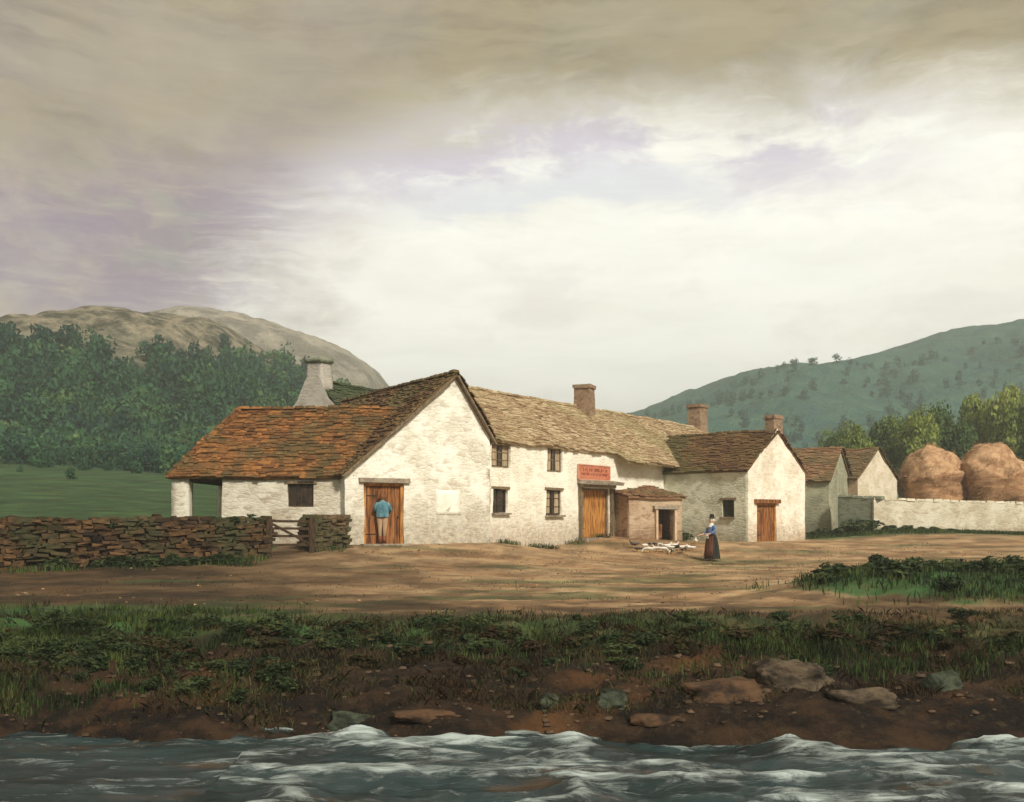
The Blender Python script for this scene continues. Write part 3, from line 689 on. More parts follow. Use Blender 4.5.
mb = MB(); mb.box(W3(PL, d, n, (dA[0]+dA[1])/2, .66, -.05), (dA[1]-dA[0]+.3, .5, .14), math.atan2(d.y, d.x), jit=.02); mb.build('doorstep', LINTEL, A)
hb = hole(PL, g_, 436, 490, 460, 515)
bw = MB(); rough_box(bw, (*W3(PL, d, n, (hb[0]+hb[1])/2, 0, .045).to_2d(), hb[2]), (hb[1]-hb[0], .12, hb[3]-hb[2]), math.atan2(d.y, d.x), .15, .4)
bo = bw.build('blocked_window', simple('fresh lime plaster', (.90, .89, .80), (.76, .73, .63), 2.2, .95, bd=.04), A, True); bo['label'] = 'paler blocked up window'
ov = .16
def v3(q, z): return Vector((q.x, q.y, z))
sl = (za-zl)/SA; sr = (za-zr_)/(LA-SA)
aL = v3(PL-g_*ov-r_*ov, zl-sl*ov+.06); aT = v3(PL+g_*SA-r_*ov, za+.06); aR = v3(PL+g_*(LA+ov)-r_*ov, zr_-sr*ov+.06)
bL = aL+v3(r_*(DA+.3), 0); bT = aT+v3(r_*(DA+.3), 0); bR = aR+v3(r_*(DA+.3), 0)
slate_roof(A, [bL, aL, aT, bT], R_DARK, name='roof'); slate_roof(A, [aR, bR, bT, aT], R_DARK, name='roof'); ridge_line(A, aT+Vector((0, 0, .06)), bT+Vector((0, 0, .06)), R_DARK)
mb = MB()
for a, e in ((aL, aT), (aR, aT)):
    L_ = (e-a).length-.35; s = 0; dd = (e-a).normalized()
    while s < L_:
        l = random.uniform(.3, .5); q = a+dd*(s+l/2)+Vector((0, 0, -.08))
        mb.box(q, (l, .12, .07), rz=math.atan2(dd.y, dd.x), ry=-math.asin(dd.z), jit=.012); s += l
mb.build('verge', WOOD_G, A)

# ------------------------------------------------------------------ B: the low wing with an open cart bay
Bx0, Bx1 = -11.42, -5.45; By = 33.35; Bd = 5.6; ze, zg = 3.08, 5.52
B = empty('low_wing', (Bx0, By, .65), 'long low stone wing with rusty orange roof and an open cart bay at its end', 'building')
bs = Vector(((222-512)/F*By, By)); be = Vector((Bx1, By)); dB = Vector((1, 0))
hB = hole(bs, dB, 288, 484, 314, 507)
mb = MB(); d, n = wall(mb, bs, be, ZB, [(0, ze), ((be-bs).length, ze)], [hB])
wall(mb, (bs.x, By+Bd), (bs.x, By), ZB, [(0, ze), (Bd/2, ze+.9), (Bd, ze)], step=.4)
wall(mb, (Bx1, By+Bd), (bs.x, By+Bd), ZB, [(0, ze), (Bx1-bs.x, ze)], step=.5)
backing(mb, bs, d, n, hB); mb.build('wall', W_WING, B, True)
window(B, bs, d, n, hB, 4, 1, GLASS, WOOD_D, .10, sill=False)
mb = MB(); rough_box(mb, (Bx0+.34, By+.25, ZB), (.56, .5, ze-.05), 0); mb.build('pillar', W_WING, B, True)
mb = MB(); rough_box(mb, (Bx0+.35, By+Bd-.25, ZB), (.5, .5, ze-.05), 0); mb.build('pillar', W_WING, B, True)
mb = MB(); mb.beam((Bx0+.1, By+.24, ze-.18), (bs.x+.2, By+.24, ze-.14), .22, .2); mb.beam((Bx0+.3, By+.3, ze-.17), (Bx0+.3, By+Bd-.2, ze-.17), .2, .18); mb.build('bay_beam', WOOD_D, B)
eo = .18; zE = ze-.10; rg = By+Bd/2
c0 = (Bx0-.0, By-eo, zE); c1 = (-4.9, By-eo, zE); top0 = (-9.85, rg, zg); top1 = (-3.6, rg, zg)
k0 = (Bx0-.0, By+Bd+eo, zE); k1 = (-5.0, By+Bd+eo, zE)
slate_roof(B, [c0, (Bx1+.15, By-eo, zE), top1, top0], R_RUST, wob=.1); slate_roof(B, [k1, k0, top0, top1], R_RUST); slate_roof(B, [k0, c0, top0], R_RUST)
ridge_line(B, (top0[0], rg, zg+.06), (top1[0], rg, zg+.06), R_RUST); ridge_line(B, (c0[0], c0[1], zE+.06), (top0[0], rg, zg+.05), R_RUST)

# ------------------------------------------------------------------ J: house behind with a tall tapering gable chimney
rj = Vector((.5, .87)).normalized(); pj = Vector((.87, -.5)).normalized(); J0 = Vector((-8.75, 44.0)); hj = 2.7
J = empty('rear_house', (J0.x, J0.y, .9), 'grey rendered house behind the low wing with a tall tapered gable chimney', 'house')
zj = 7.75; zje = 5.0
mb = MB(); prof = [(0, zje), (.5, 5.5), (1.15, 6.15), (1.8, 6.8), (2.3, zj), (2.7+.4, zj), (3.6, 6.8), (4.25, 6.15), (4.9, 5.5), (5.4, zje)]
wall(mb, J0-pj*hj, J0+pj*hj, ZB, prof, step=.25)
wall(mb, J0+pj*hj, J0+pj*hj+rj*9, ZB, [(0, zje), (9, zje)], step=.5); wall(mb, J0-pj*hj+rj*9, J0-pj*hj, ZB, [(0, zje), (9, zje)], step=.5)
wall(mb, J0+pj*hj+rj*9, J0-pj*hj+rj*9, ZB, [(0, zje), (hj, zj-.4), (2*hj, zje)], step=.5)
mb.build('wall', W_GREY, J, True)
# gable thickness
mb = MB(); rough_box(mb, (J0.x+rj.x*.4, J0.y+rj.y*.4, 7.2), (.95, .75, 1.45), math.atan2(pj.y, pj.x), .16, 1.0, .1); jc = mb.build('chimney', W_GREY, J, True)
mb = MB(); rough_box(mb, (J0.x+rj.x*.4, J0.y+rj.y*.4, 8.42), (1.0, .8, .22), math.atan2(pj.y, pj.x), .16, 1.0); mb.build('chimney_cap', W_MOSS, jc, True)
q0 = v3(J0+pj*(hj+.15)+rj*.1, zje-.1); q1 = q0+v3(rj*9, 0); t0 = v3(J0+rj*.35, 7.7); t1 = t0+v3(rj*8.8, -.1); u0 = v3(J0-pj*(hj+.15)+rj*.1, zje-.1); u1 = u0+v3(rj*9, 0)
slate_roof(J, [q0, q1, t1, t0], R_GREEN); slate_roof(J, [u1, u0, t0, t1], R_GREEN); ridge_line(J, t0, t1, R_GREEN)

# ------------------------------------------------------------------ C: the inn
C0 = Vector((-.803, 36.5)); dc = Vector((.69, 1)).normalized(); nc = Vector((-dc.y, dc.x)); LC = 26.0; DC = 6.6
zce, zcr = 4.44, 6.80
I = empty('inn', (C0.x, C0.y, .65), 'long two storey cream whitewashed inn with golden mossy roof, red sign and orange door', 'inn')
H = [hole(C0, dc, 492, 444.5, 510.5, 467.5), hole(C0, dc, 547, 448.5, 562.5, 472), hole(C0, dc, 492.5, 489, 507.5, 513), hole(C0, dc, 546, 490, 561.5, 515)]
dI = hole(C0, dc, 581, 488, 609, 535.5); dI = (dI[0], dI[1], .70, dI[3])
H = [(h[0], h[1], h[2], min(h[3], zce-.06)) for h in H]
mb = MB(); d, n = wall(mb, C0, C0+dc*LC, ZB, [(0, zce), (LC, zce)], H+[dI])
wall(mb, C0+dc*LC, C0+dc*LC+nc*DC, ZB, [(0, zce), (DC/2, zcr), (DC, zce)], step=.5)
wall(mb, C0+dc*LC+nc*DC, C0+nc*DC, ZB, [(0, zce), (LC, zce)], step=.5)
wall(mb, C0+nc*DC, C0, ZB, [(0, zce), (DC/2, zcr), (DC, zce)], step=.5)
for h in H+[dI]: backing(mb, C0, d, n, h)
mb.build('wall', W_INN, I, True)
for i, h in enumerate(H): window(I, C0, d, n, h, 2, 3 if i != 1 else 2, GLASS, WOOD_G if i < 2 else WOOD_D, .12, curtain=(i in (0, 1, 3)), sill=(i > 1))
door(I, C0, d, n, dI, 4, WOOD_O, WOOD_G, .15, label='bright orange plank door')
rzc = math.atan2(dc.y, dc.x)
mb = MB(); sm = (dI[0]+dI[1])/2
mb.box(W3(C0, d, n, sm+.05, dI[3]+.22, -.22), (dI[1]-dI[0]+.75, .62, .13), rzc, rx=.16, jit=.03); mb.box(W3(C0, d, n, sm, dI[3]+.10, -.10), (dI[1]-dI[0]+.35, .34, .14), rzc, jit=.02)
mb.build('door_hood', LINTEL, I)
for s in (dI[0]-.14, dI[1]+.14):
    mb = MB(); mb.box(W3(C0, d, n, s, (dI[2]+dI[3])/2, -.06), (.16, .2, dI[3]-dI[2]), rzc, jit=.015); mb.build('door_post', WOOD_G, I)
mb = MB(); mb.box(W3(C0, d, n, sm, .66, -.16), (dI[1]-dI[0]+.4, .5, .14), rzc, jit=.02); mb.build('doorstep', LINTEL, I)
hs = hole(C0, dc, 577, 466, 608, 479.5)
mb = MB(); mb.box(W3(C0, d, n, (hs[0]+hs[1])/2, (hs[2]+hs[3])/2, -.06), (hs[1]-hs[0], .05, hs[3]-hs[2]), rzc); sb = mb.build('sign_board', SIGNR, I)
mb = MB(); cs, cz = (hs[0]+hs[1])/2, (hs[2]+hs[3])/2; ws, wz = hs[1]-hs[0]+.04, hs[3]-hs[2]+.04
for a, c_, e, f in ((0, wz/2, ws, .04), (0, -wz/2, ws, .04), (-ws/2, 0, .04, wz-.04), (ws/2, 0, .04, wz-.04)): mb.box(W3(C0, d, n, cs+a, cz+c_, -.07), (e, .07, f), rzc)
mb.build('sign_frame', simple('pink sign moulding', (.5, .25, .17), (.6, .33, .22), 4), sb)
mb = MB(); rs = random.Random(5)
for rowz, hgt in ((.6, .14), (-.45, .10)):     # illegible strokes, as in the picture
    s = hs[0]+.18
    while s < hs[1]-.2:
        q = W3(C0, d, n, s, cz+rowz*wz*.28, -.088); mb.box(q, (.03, .008, hgt*rs.uniform(.6, 1.1)), rzc, ry=rs.uniform(-.3, .3))
        if rs.random() < .5: mb.box(W3(C0, d, n, s+.03, cz+rowz*wz*.28+rs.uniform(-.05, .05), -.0885), (.05, .007, .02), rzc)
        s += rs.uniform(.06, .13) if rs.random() < .85 else .2
mb.build('sign_marks', SIGND, sb)
zs_ = (zcr-zce)/(DC/2); ov = .14
s1 = seg(C0, dc, 614)[0]
def cp(s, off, z): q = C0+dc*s+nc*off; return Vector((q.x, q.y, z))
dz = .08
slate_roof(I, [cp(-.0, -ov, zce-zs_*ov+dz), cp(s1, -ov, zce-zs_*ov+dz), cp(s1, DC/2, zcr+dz), cp(0, DC/2, zcr+dz)], R_GOLD, wob=.12)
slate_roof(I, [cp(s1, -.74, zce-zs_*.74+dz+.03), cp(LC+.2, -.74, zce-zs_*.74+dz+.03), cp(LC+.2, DC/2, zcr+dz+.03), cp(s1, DC/2, zcr+dz+.03)], R_GOLD, wob=.12)
slate_roof(I, [cp(LC+.2, DC+ov, zce-zs_*ov+dz), cp(0, DC+ov, zce-zs_*ov+dz), cp(0, DC/2, zcr+dz), cp(LC+.2, DC/2, zcr+dz)], R_GOLD, wob=.12, wmin=.4, wmax=.7, exposure=.3)
ridge_line(I, cp(0, DC/2, zcr+.12), cp(LC+.2, DC/2, zcr+.12), R_GOLD)
sc_, yc_ = seg(C0+nc*DC/2, dc, 580); q = C0+nc*(DC/2-.25)+dc*sc_
chimney(I, q, (.98, .8), rzc+.2, 5.9, ZC+(HZ-386)/F*yc_, BRICK)
sc_, yc_ = seg(C0+nc*DC/2, dc, 701); q = C0+nc*(DC/2)+dc*min(sc_, LC-.4)
chimney(I, q, (1.15, .85), rzc, 6.0, ZC+(HZ-406)/F*yc_, BRICK)

# ------------------------------------------------------------------ E: the low stone sty against the inn
E0 = Vector(((629-512)/F*43.2, 43.2)); E1 = Vector(((682-512)/F*44.6, 44.6)); de = (E1-E0).normalized(); ne = Vector((-de.y, de.x)); LE = (E1-E0).length
E = empty('stone_outhouse', (E0.x, E0.y, .65), 'low pinkish stone outhouse with dark doorway built against the inn', 'outbuilding')
hE = hole(E0, de, 657, 509, 673.5, 538); hE = (hE[0], hE[1], .35, hE[3])
zt = ZC+(HZ-497)/F*43.8; zt2 = 3.0
mb = MB(); d, n = wall(mb, E0, E1, ZB, [(0, zt), (LE, zt)], [hE]); wall(mb, E1, E1+ne*2.6, ZB, [(0, zt), (2.6, zt2)]); wall(mb, E0+ne*2.2, E0, ZB, [(0, zt2-.08), (2.2, zt)])
backing(mb, E0, d, n, (hE[0], hE[1], hE[2], hE[3]), 1.0); mb.build('wall', W_OUT, E, True)
slate_roof(E, [v3(E0-ne*.15-de*.12, zt+.0), v3(E1-ne*.15+de*.12, zt+.0), v3(E1+ne*2.8+de*.12, zt2+.06), v3(E0+ne*2.3-de*.12, zt2)], R_RED, .24)
mb = MB(); mb.box(W3(E0, d, n, (hE[0]+hE[1])/2, hE[3]+.07, 0), (hE[1]-hE[0]+.45, .3, .14), math.atan2(de.y, de.x), jit=.02); mb.build('lintel', LINTEL, E)
PINK = simple('pale pink stone post', (.5, .35, .23), (.6, .46, .32), 5)
for s in (hE[0]-.06, hE[1]+.06):
    mb = MB(); mb.box(W3(E0, d, n, s, (hE[3]+.4)/2, -.03), (.12, .16, hE[3]-.3), math.atan2(de.y, de.x), jit=.015); mb.build('door_post', PINK, E)
mb = MB(); 
for i in range(3): mb.box(W3(E0, d, n, hE[0]+.13+i*.16, .98, .35), (.15, .03, .62), math.atan2(de.y, de.x), jit=.008)
mb.build('half_door', WOOD_R, E)

# ------------------------------------------------------------------ D: the small gabled cottage
D0 = Vector((10.62, 45.0)); gd = Vector((1, 1)).normalized(); ld = Vector((-1, 1)).normalized(); WD = 5.13; DD = 6.0
zde, zda = 3.74, 5.56
D = empty('gabled_cottage', (D0.x, D0.y, .45), 'small whitewashed cottage with pointed gable, brick chimney and red brown door, right of the inn', 'cottage')
hD = hole(D0, gd, 757, 503, 776.5, 541); hD = (hD[0], hD[1], .42, hD[3])
mb = MB(); d, n = wall(mb, D0, D0+gd*WD, ZB-.2, [(0, zde), (WD/2, zda+.18), (WD, zde)], [hD]); wall(mb, D0+gd*WD, D0+gd*WD+ld*DD, ZB-.2, [(0, zde), (DD, zde)], step=.4)
backing(mb, D0, d, n, hD)
mb.build('gable_wall', W_GAB, D, True)
door(D, D0, d, n, hD, 4, WOOD_R, WOOD_O, .14)
mb = MB(); mb.box(W3(D0, d, n, (hD[0]+hD[1])/2, hD[3]+.09, .03), (hD[1]-hD[0]+.4, .3, .16), math.atan2(gd.y, gd.x), jit=.02); mb.build('lintel', WOOD_R, D)
f0 = D0+ld*DD; df = -ld
hF = hole(f0, df, 722, 500, 734, 517)
mb = MB(); d2, n2_ = wall(mb, f0, D0, ZB-.2, [(0, zde), (DD, zde)], [hF]); backing(mb, f0, d2, n2_, hF); mb.build('wall', W_ANX, D, True)
window(D, f0, d2, n2_, hF, 2, 2, GLASSG, WOOD_D, .12)
ov = .14; sd_ = (zda-zde)/(WD/2); pv = .02
a0 = v3(D0-gd*ov-ld*pv, zde-sd_*ov+.08); a1 = v3(D0+gd*(WD+ov)-ld*pv, zde-sd_*ov+.08); tp = v3(D0+gd*WD/2-ld*pv, zda+.08)
slate_roof(D, [a0+v3(ld*DD, 0), a0, tp, tp+v3(ld*DD, 0)], R_DARK, wob=.09); slate_roof(D, [a1, a1+v3(ld*DD, 0), tp+v3(ld*DD, 0), tp], R_RED); ridge_line(D, tp+Vector((0, 0, .05)), tp+v3(ld*DD, .05), R_DARK)
q = D0+gd*(WD/2+.28)+ld*.36
chimney(D, q, (.80, .50), math.atan2(gd.y, gd.x), 5.0, ZC+(HZ-415)/F*47, BRICK)

# ------------------------------------------------------------------ F and G: far barn and gable behind the right wall
Fp0 = Vector(((780-512)/F*56, 56.0)); Fp1 = Vector(((829-512)/F*54.6, 54.6)); dF = (Fp1-Fp0).normalized(); nF = Vector((-dF.y, dF.x)); LF = (Fp1-Fp0).length
Fb = empty('stone_barn', (Fp0.x, Fp0.y, .5), 'grey green stone barn with red brown roof directly right of the pointed cottage', 'barn')
zfe, zfr = ZC+(HZ-480)/F*54.8, ZC+(HZ-450.5)/F*57.5
mb = MB(); wall(mb, Fp0, Fp1, ZB-.2, [(0, zfe), (LF, zfe)]); wall(mb, Fp1, Fp1+nF*5, ZB-.2, [(0, zfe), (2.5, zfr-.05), (5, zfe)]); wall(mb, Fp1+nF*5, Fp0+nF*5, ZB-.2, [(0, zfe), (LF, zfe)], step=.5)
wall(mb, Fp0+nF*5, Fp0, ZB-.2, [(0, zfe), (2.5, zfr-.05), (5, zfe)], step=.5)
mb.build('wall', limewash('grey green rubble', (.40, .39, .28), (.27, .28, .20), (.20, .17, .11), .6), Fb, True)
fo = .15
slate_roof(Fb, [v3(Fp0-nF*fo, zfe-.05), v3(Fp1-nF*fo+dF*.1, zfe-.05), v3(Fp1+nF*2.5+dF*.1, zfr+.06), v3(Fp0+nF*2.5, zfr+.06)], R_RED)
slate_roof(Fb, [v3(Fp1+nF*(5+fo)+dF*.1, zfe-.05), v3(Fp0+nF*(5+fo), zfe-.05), v3(Fp0+nF*2.5, zfr+.06), v3(Fp1+nF*2.5+dF*.1, zfr+.06)], R_RED)
ridge_line(Fb, v3(Fp0+nF*2.5, zfr+.1), v3(Fp1+nF*2.5, zfr+.1), R_RED)
G0 = Vector(((858-512)/F*58, 58.0)); WG = 5.2; DG = 5.2; zge, zga = 3.85, 5.62
G = empty('gabled_barn', (G0.x, G0.y, .5), 'pale barn with a plain pointed gable behind the white wall beside the haystacks', 'barn')
mb = MB(); wall(mb, G0, G0+gd*WG, ZB-.2, [(0, zge), (WG/2, zga+.16), (WG, zge)]); wall(mb, G0+gd*WG, G0+gd*WG+ld*DG, ZB-.2, [(0, zge), (DG, zge)], step=.5); mb.build('gable_wall', limewash('buff limewash', (.78, .72, .59), (.64, .56, .42), (.40, .31, .2), .3), G, True)
mb = MB(); wall(mb, G0+ld*DG, G0, ZB-.2, [(0, zge), (DG, zge)]); wall(mb, G0+gd*WG+ld*DG, G0+ld*DG, ZB-.2, [(0, zge), (WG/2, zga), (WG, zge)], step=.5); mb.build('wall', W_OUT, G, True)
sg = (zga-zge)/(WG/2)
a0 = v3(G0-gd*ov-ld*pv, zge-sg*ov+.06); a1 = v3(G0+gd*(WG+ov)-ld*pv, zge-sg*ov+.06); tp = v3(G0+gd*WG/2-ld*pv, zga+.06)
slate_roof(G, [a0+v3(ld*DG, 0), a0, tp, tp+v3(ld*DG, 0)], R_RED); slate_roof(G, [a1, a1+v3(ld*DG, 0), tp+v3(ld*DG, 0), tp], R_RED)

# ------------------------------------------------------------------ boundary walls
def cap_wall(name, pts, z_off, th, matl, label, cat='wall', coping=None, topz=None):
    o = empty(name, (pts[0][0], pts[0][1], g1(*pts[0])), label, cat)
    mb = MB(); cop = MB()
    for (a, za_), (e, ze_) in zip(zip(pts, topz), list(zip(pts, topz))[1:]):
        a = Vector(a); e = Vector(e); L = (e-a).length; dd = (e-a)/L; nn = Vector((-dd.y, dd.x))
        wall(mb, a, e, -.3, [(0, za_), (L, ze_)]); wall(mb, e+nn*th, a+nn*th, -.3, [(0, ze_), (L, za_)], step=.4); wall(mb, e, e+nn*th, -.3, [(0, ze_), (th, ze_)]); wall(mb, a+nn*th, a, -.3, [(0, za_), (th, za_)])
        s = 0
        while s < L:
            l = random.uniform(.3, .6); f = (s+l/2)/L; q = a+dd*(s+l/2)+nn*th/2
            cop.box((q.x, q.y, za_+(ze_-za_)*min(f, 1)+.02), (l-.02, th+.06, .10+random.uniform(0, .05)), math.atan2(dd.y, dd.x), jit=.025, taper=.85); s += l
    mb.build('masonry', matl, o, True); cop.build('coping', coping or matl, o); return o
zt = lambda py, Y_: ZC+(HZ-py)/F*Y_
cap_wall('yard_wall', [((874-512)/F*52.2, 52.2), ((1075-512)/F*55, 55.0), (60, 57)], 0, .5, limewash('cream limewash wall', (.68, .64, .52), (.52, .46, .34), (.38, .28, .18), .5, low=1.2),  # cream limewash along the whole wall, with dirt and stone showing through
         'long low whitewashed wall in front of the haystacks', coping=None, topz=[zt(499, 52.2), zt(505, 55), zt(505, 55)])
cap_wall('yard_wall', [((838-512)/F*53.6, 53.6), ((873-512)/F*52.3, 52.3)], 0, .5, W_MOSS, 'short mossy grey green stretch of wall joining the white wall', topz=[zt(496, 53.6), zt(498, 52.3)])

def drystone(name, pts, th, matl, label, seed):
    rs = random.Random(seed); o = empty(name, (pts[0][0], pts[0][1], g1(pts[0][0], pts[0][1])), label, 'wall'); mb = MB()
    for (x0, y0, t0), (x1, y1, t1) in zip(pts, pts[1:]):
        a = Vector((x0, y0)); e = Vector((x1, y1)); L = (e-a).length; dd = (e-a)/L; nn = Vector((-dd.y, dd.x)); rz = math.atan2(dd.y, dd.x)
        s = 0
        core_n = max(1, int(L/.5))
        for i in range(core_n):
            f = (i+.5)/core_n; q = a+dd*L*f+nn*th/2; zb_ = g1(q.x, q.y)-.1; zt_ = t0+(t1-t0)*f-.1
            mb.box((q.x, q.y, (zb_+zt_)/2), (L/core_n+.02, th*.62, zt_-zb_), rz, jit=.01)
        for side in (0, 1):
            zrow = -.12; 
            while zrow < 2.2:
                h = rs.uniform(.07, .15); s = rs.uniform(-.2, 0)
                while s < L:
                    l = rs.uniform(.14, .48); sc = s+l/2; f = min(max(sc/L, 0), 1); q = a+dd*sc+nn*(th*(.06 if side == 0 else .94)+rs.uniform(-.04, .04)+.08*(zrow/1.3)*(1 if side == 0 else -1))
                    zb_ = g1(q.x, q.y); zt_ = t0+(t1-t0)*f+(.13*mn.noise(Vector((sc*.9, seed, 0)))+.06*mn.noise(Vector((sc*2.9, seed, 0))))+rs.uniform(-.05, .03)
                    if zb_+zrow < zt_ and (rs.random() > .02):
                        mb.box((q.x, q.y, zb_+zrow+h/2), (l*rs.uniform(.86, 1.0), rs.uniform(.16, .36), h*rs.uniform(.75, 1.05)), rz+rs.uniform(-.16, .16), ry=rs.uniform(-.12, .12), rx=rs.uniform(-.14, .14), jit=.034)
                    s += l
                zrow += h*.95
        s = 0
        while s < L:
            l = rs.uniform(.12, .4); f = min((s+l/2)/L, 1); q = a+dd*(s+l/2)+nn*th/2; zt_ = t0+(t1-t0)*f+.13*mn.noise(Vector(((s+l/2)*.9, seed, 0)))+.06*mn.noise(Vector(((s+l/2)*2.9, seed, 0)))
            mb.box((q.x, q.y, zt_+.0), (l*.95, th*rs.uniform(.7, 1.05), rs.uniform(.08, .16)), rz+rs.uniform(-.15, .15), ry=rs.uniform(-.12, .12), jit=.025); s += l
    w_ = mb.build('masonry', matl, o)
    bv = w_.modifiers.new('soft', 'BEVEL'); bv.width = .018; bv.segments = 1
    return o
drystone('dry_stone_wall', [(-26, 26.2, zt(520, 26.2)), ((10-512)/F*27, 27.0, zt(520, 27)), ((150-512)/F*28.6, 28.6, zt(519.5, 28.6)), ((264-512)/F*30, 30.0, zt(519, 30))], .5, STONES, 'long rough brown dry stone wall left of the gate', 3)
drystone('dry_stone_wall', [((314-512)/F*31.2, 31.2, zt(517, 31.2)), ((346-512)/F*32.5, 32.5, zt(517, 32.5))], .5, STUB, 'short dark stub of dry stone wall between the gate and the gabled house', 9)
# gate
ga = Vector(((270-512)/F*30.1, 30.1)); gb = Vector(((311-512)/F*31.0, 31.0)); gz = (g1(*ga)+g1(*gb))/2
gt = empty('field_gate', (ga.x, ga.y, gz), 'dark wooden barred gate with a diagonal brace between two pieces of stone wall', 'gate')
def g3(f, z): q = ga.lerp(gb, f); return Vector((q.x, q.y, z))
ztg = zt(521, 30.5); 
for f, nm in ((-.03, 'gate_post'), (1.02, 'gate_post')):
    mb = MB(); q = g3(f, 0); rough_box(mb, (q.x, q.y, gz-.3), (.17, .17, ztg-gz+.42), .4, .15, .35, .1); mb.build(nm, WOOD_D, gt)
for z in (ztg, ztg-.22, ztg-.45, ztg-.72):
    mb = MB(); mb.beam(g3(.02, z), g3(.98, z-.02), .05, .075); mb.build('bar', WOOD_D, gt)
mb = MB(); mb.beam(g3(.05, ztg-.08)-Vector((.0, .05, 0)), g3(.96, ztg-.70)-Vector((.0, .05, 0)), .04, .07); mb.build('brace', WOOD_D, gt)
for f in (.03, .97):
    mb = MB(); mb.beam(g3(f, ztg+.05), g3(f, ztg-.80), .07, .07, (1, 0, 0)); mb.build('stile', WOOD_D, gt)

# ------------------------------------------------------------------ haystacks
def haystack(px0, px1, pytop, Yd, label, seed, rz=.2):
    cx = ((px0+px1)/2-512)/F*Yd; wd = (px1-px0)/F*Yd; ztop = ZC+(HZ-pytop)/F*Yd; z0 = g1(cx, Yd); Hh = ztop-z0
    o = empty('haystack', (cx, Yd, z0), label, 'haystack', 'haystacks behind the white wall')
    for part, za_, zb_ in (('stack_body', -.1, .62), ('thatched_top', .62, 1.0)):
        seg_ = 40; ns = 16; vs = []
        for j in range(ns+1):
            f = za_+(zb_-za_)*j/ns
            if f < .6: k = .80+.20*max(f, 0)/.6
            else: k = max(0.0, (1-((f-.6)/.4)**1.75))**.62+.01
            if part == 'thatched_top': k *= 1.0
            for i in range(seg_):
                a = 2*math.pi*i/seg_; ca, sa = math.cos(a), math.sin(a)
                sq = (abs(ca)**3.2+abs(sa)**3.2)**(-1/3.2)
                x_ = ca*sq*wd/2*k*.98; y_ = sa*sq*wd/2*k*1.15
                q = Vector((cx+x_*math.cos(rz)-y_*math.sin(rz)*.5, Yd+x_*math.sin(rz)+y_*math.cos(rz), z0+Hh*f))
                vs.append(q+mn.noise_vector(q*1.1+Vector((seed, 0, 0)))*.30+mn.noise_vector(q*2.5)*.12+mn.noise_vector(q*7)*.04)
        fs = [(j*seg_+i, j*seg_+(i+1) % seg_, (j+1)*seg_+(i+1) % seg_, (j+1)*seg_+i) for j in range(ns) for i in range(seg_)]; fs.append(tuple(range(ns*seg_, (ns+1)*seg_)))
        mb = MB(); mb.add(vs, fs)
        rs = random.Random(seed)
        for _ in range(1500):       # loose straws
            v_ = Vector(vs[rs.randrange(len(vs))]); ctr = Vector((cx, Yd, v_.z-.3)); out = (v_-ctr).normalized()
            tdir = (Vector((rs.uniform(-1, 1), rs.uniform(-1, 1), rs.uniform(-1.5, .2)))).normalized()
            q0 = v_+out*.01+Vector((rs.uniform(-.15, .15), rs.uniform(-.15, .15), rs.uniform(-.1, .1))); q1 = q0+tdir*rs.uniform(.15, .4)+out*rs.uniform(0, .12); sd__ = tdir.cross(out).normalized()*.013
            mb.add([q0-sd__, q0+sd__, q1], [(0, 1, 2)])
        mb.build(part, HAY if part == 'stack_body' else HAYT, o, True)
    return o
haystack(903, 960, 446, 62, 'left haystack with wide pale rounded top, next to the pointed barn gable', 2, .15)
haystack(960, 1019, 443, 61, 'right haystack with a redder narrower domed top', 5, -.1)

# ------------------------------------------------------------------ trees at the right
def tree(px, pytop, pybot, wpx, Yd, leaf, label, seed, name='broadleaf_tree'):
    x = (px-512)/F*Yd; z0 = g1(x, Yd); ztop = ZC+(HZ-pytop)/F*Yd; rad = wpx/F*Yd/2
    zc = ztop-rad*1.15; o = empty(name, (x, Yd, z0), label, 'tree', 'trees behind the haystacks')
    rs = np.random.default_rng(seed); n = 7500
    big = crown_proto(n, 22, .050, seed, .9)
    hh = (ztop-(z0+1.6))/2; cen = np.array([x, Yd, z0+1.2+hh])
    blk = big*np.array([rad*1.12, rad*1.12, hh*1.05])+cen
    merge('crown', [blk], leaf, o)
    mb = MB(); r_ = random.Random(seed); top_ = z0+hh*1.5
    mb.tube([(x, Yd, z0-.3), (x+.05, Yd, z0+1.2), (x-.08, Yd+.1, z0+hh), (x, Yd, top_)], [.30, .24, .17, .05], 8)
    for i in range(7):
        a = r_.uniform(0, 6.28); s = z0+hh*r_.uniform(.5, 1.2); e = (x+math.cos(a)*rad*.7, Yd+math.sin(a)*rad*.7, s+hh*r_.uniform(.3, .6))
        mb.tube([(x, Yd, s), ((x+e[0])/2, (Yd+e[1])/2, (s+e[2])/2+.1), e], [.10, .06, .02], 6)
    mb.build('trunk', BARK, o, True); return o
TR = [(858, 414, 48, 80, LEAFL, 'roundish light green tree, the leftmost and lowest of the row'),
      (888, 408, 46, 86, LEAFM, 'dark green tree between the two pale leftmost ones, above the pointed gable'),
      (918, 402, 54, 82, LEAFL, 'yellow green tree rising above the left haystack'),
      (948, 395, 52, 84, LEAFM, 'bushy deep green tree above the gap between the haystacks'),
      (974, 386, 56, 88, LEAFL, 'tall light green tree above the left side of the right haystack'),
      (1008, 380, 60, 85, LEAFL, 'tallest yellow green tree at the right edge of the row'),
      (1045, 388, 56, 83, LEAFM, 'dark green tree half outside the right edge'),
      (836, 426, 34, 92, LEAFM, 'small dark tree far behind the stone barn roof')]
for i, (px, pt_, wpx, Yd, lf, lb) in enumerate(TR): tree(px, pt_, 450, wpx, Yd, lf, lb, 40+i)

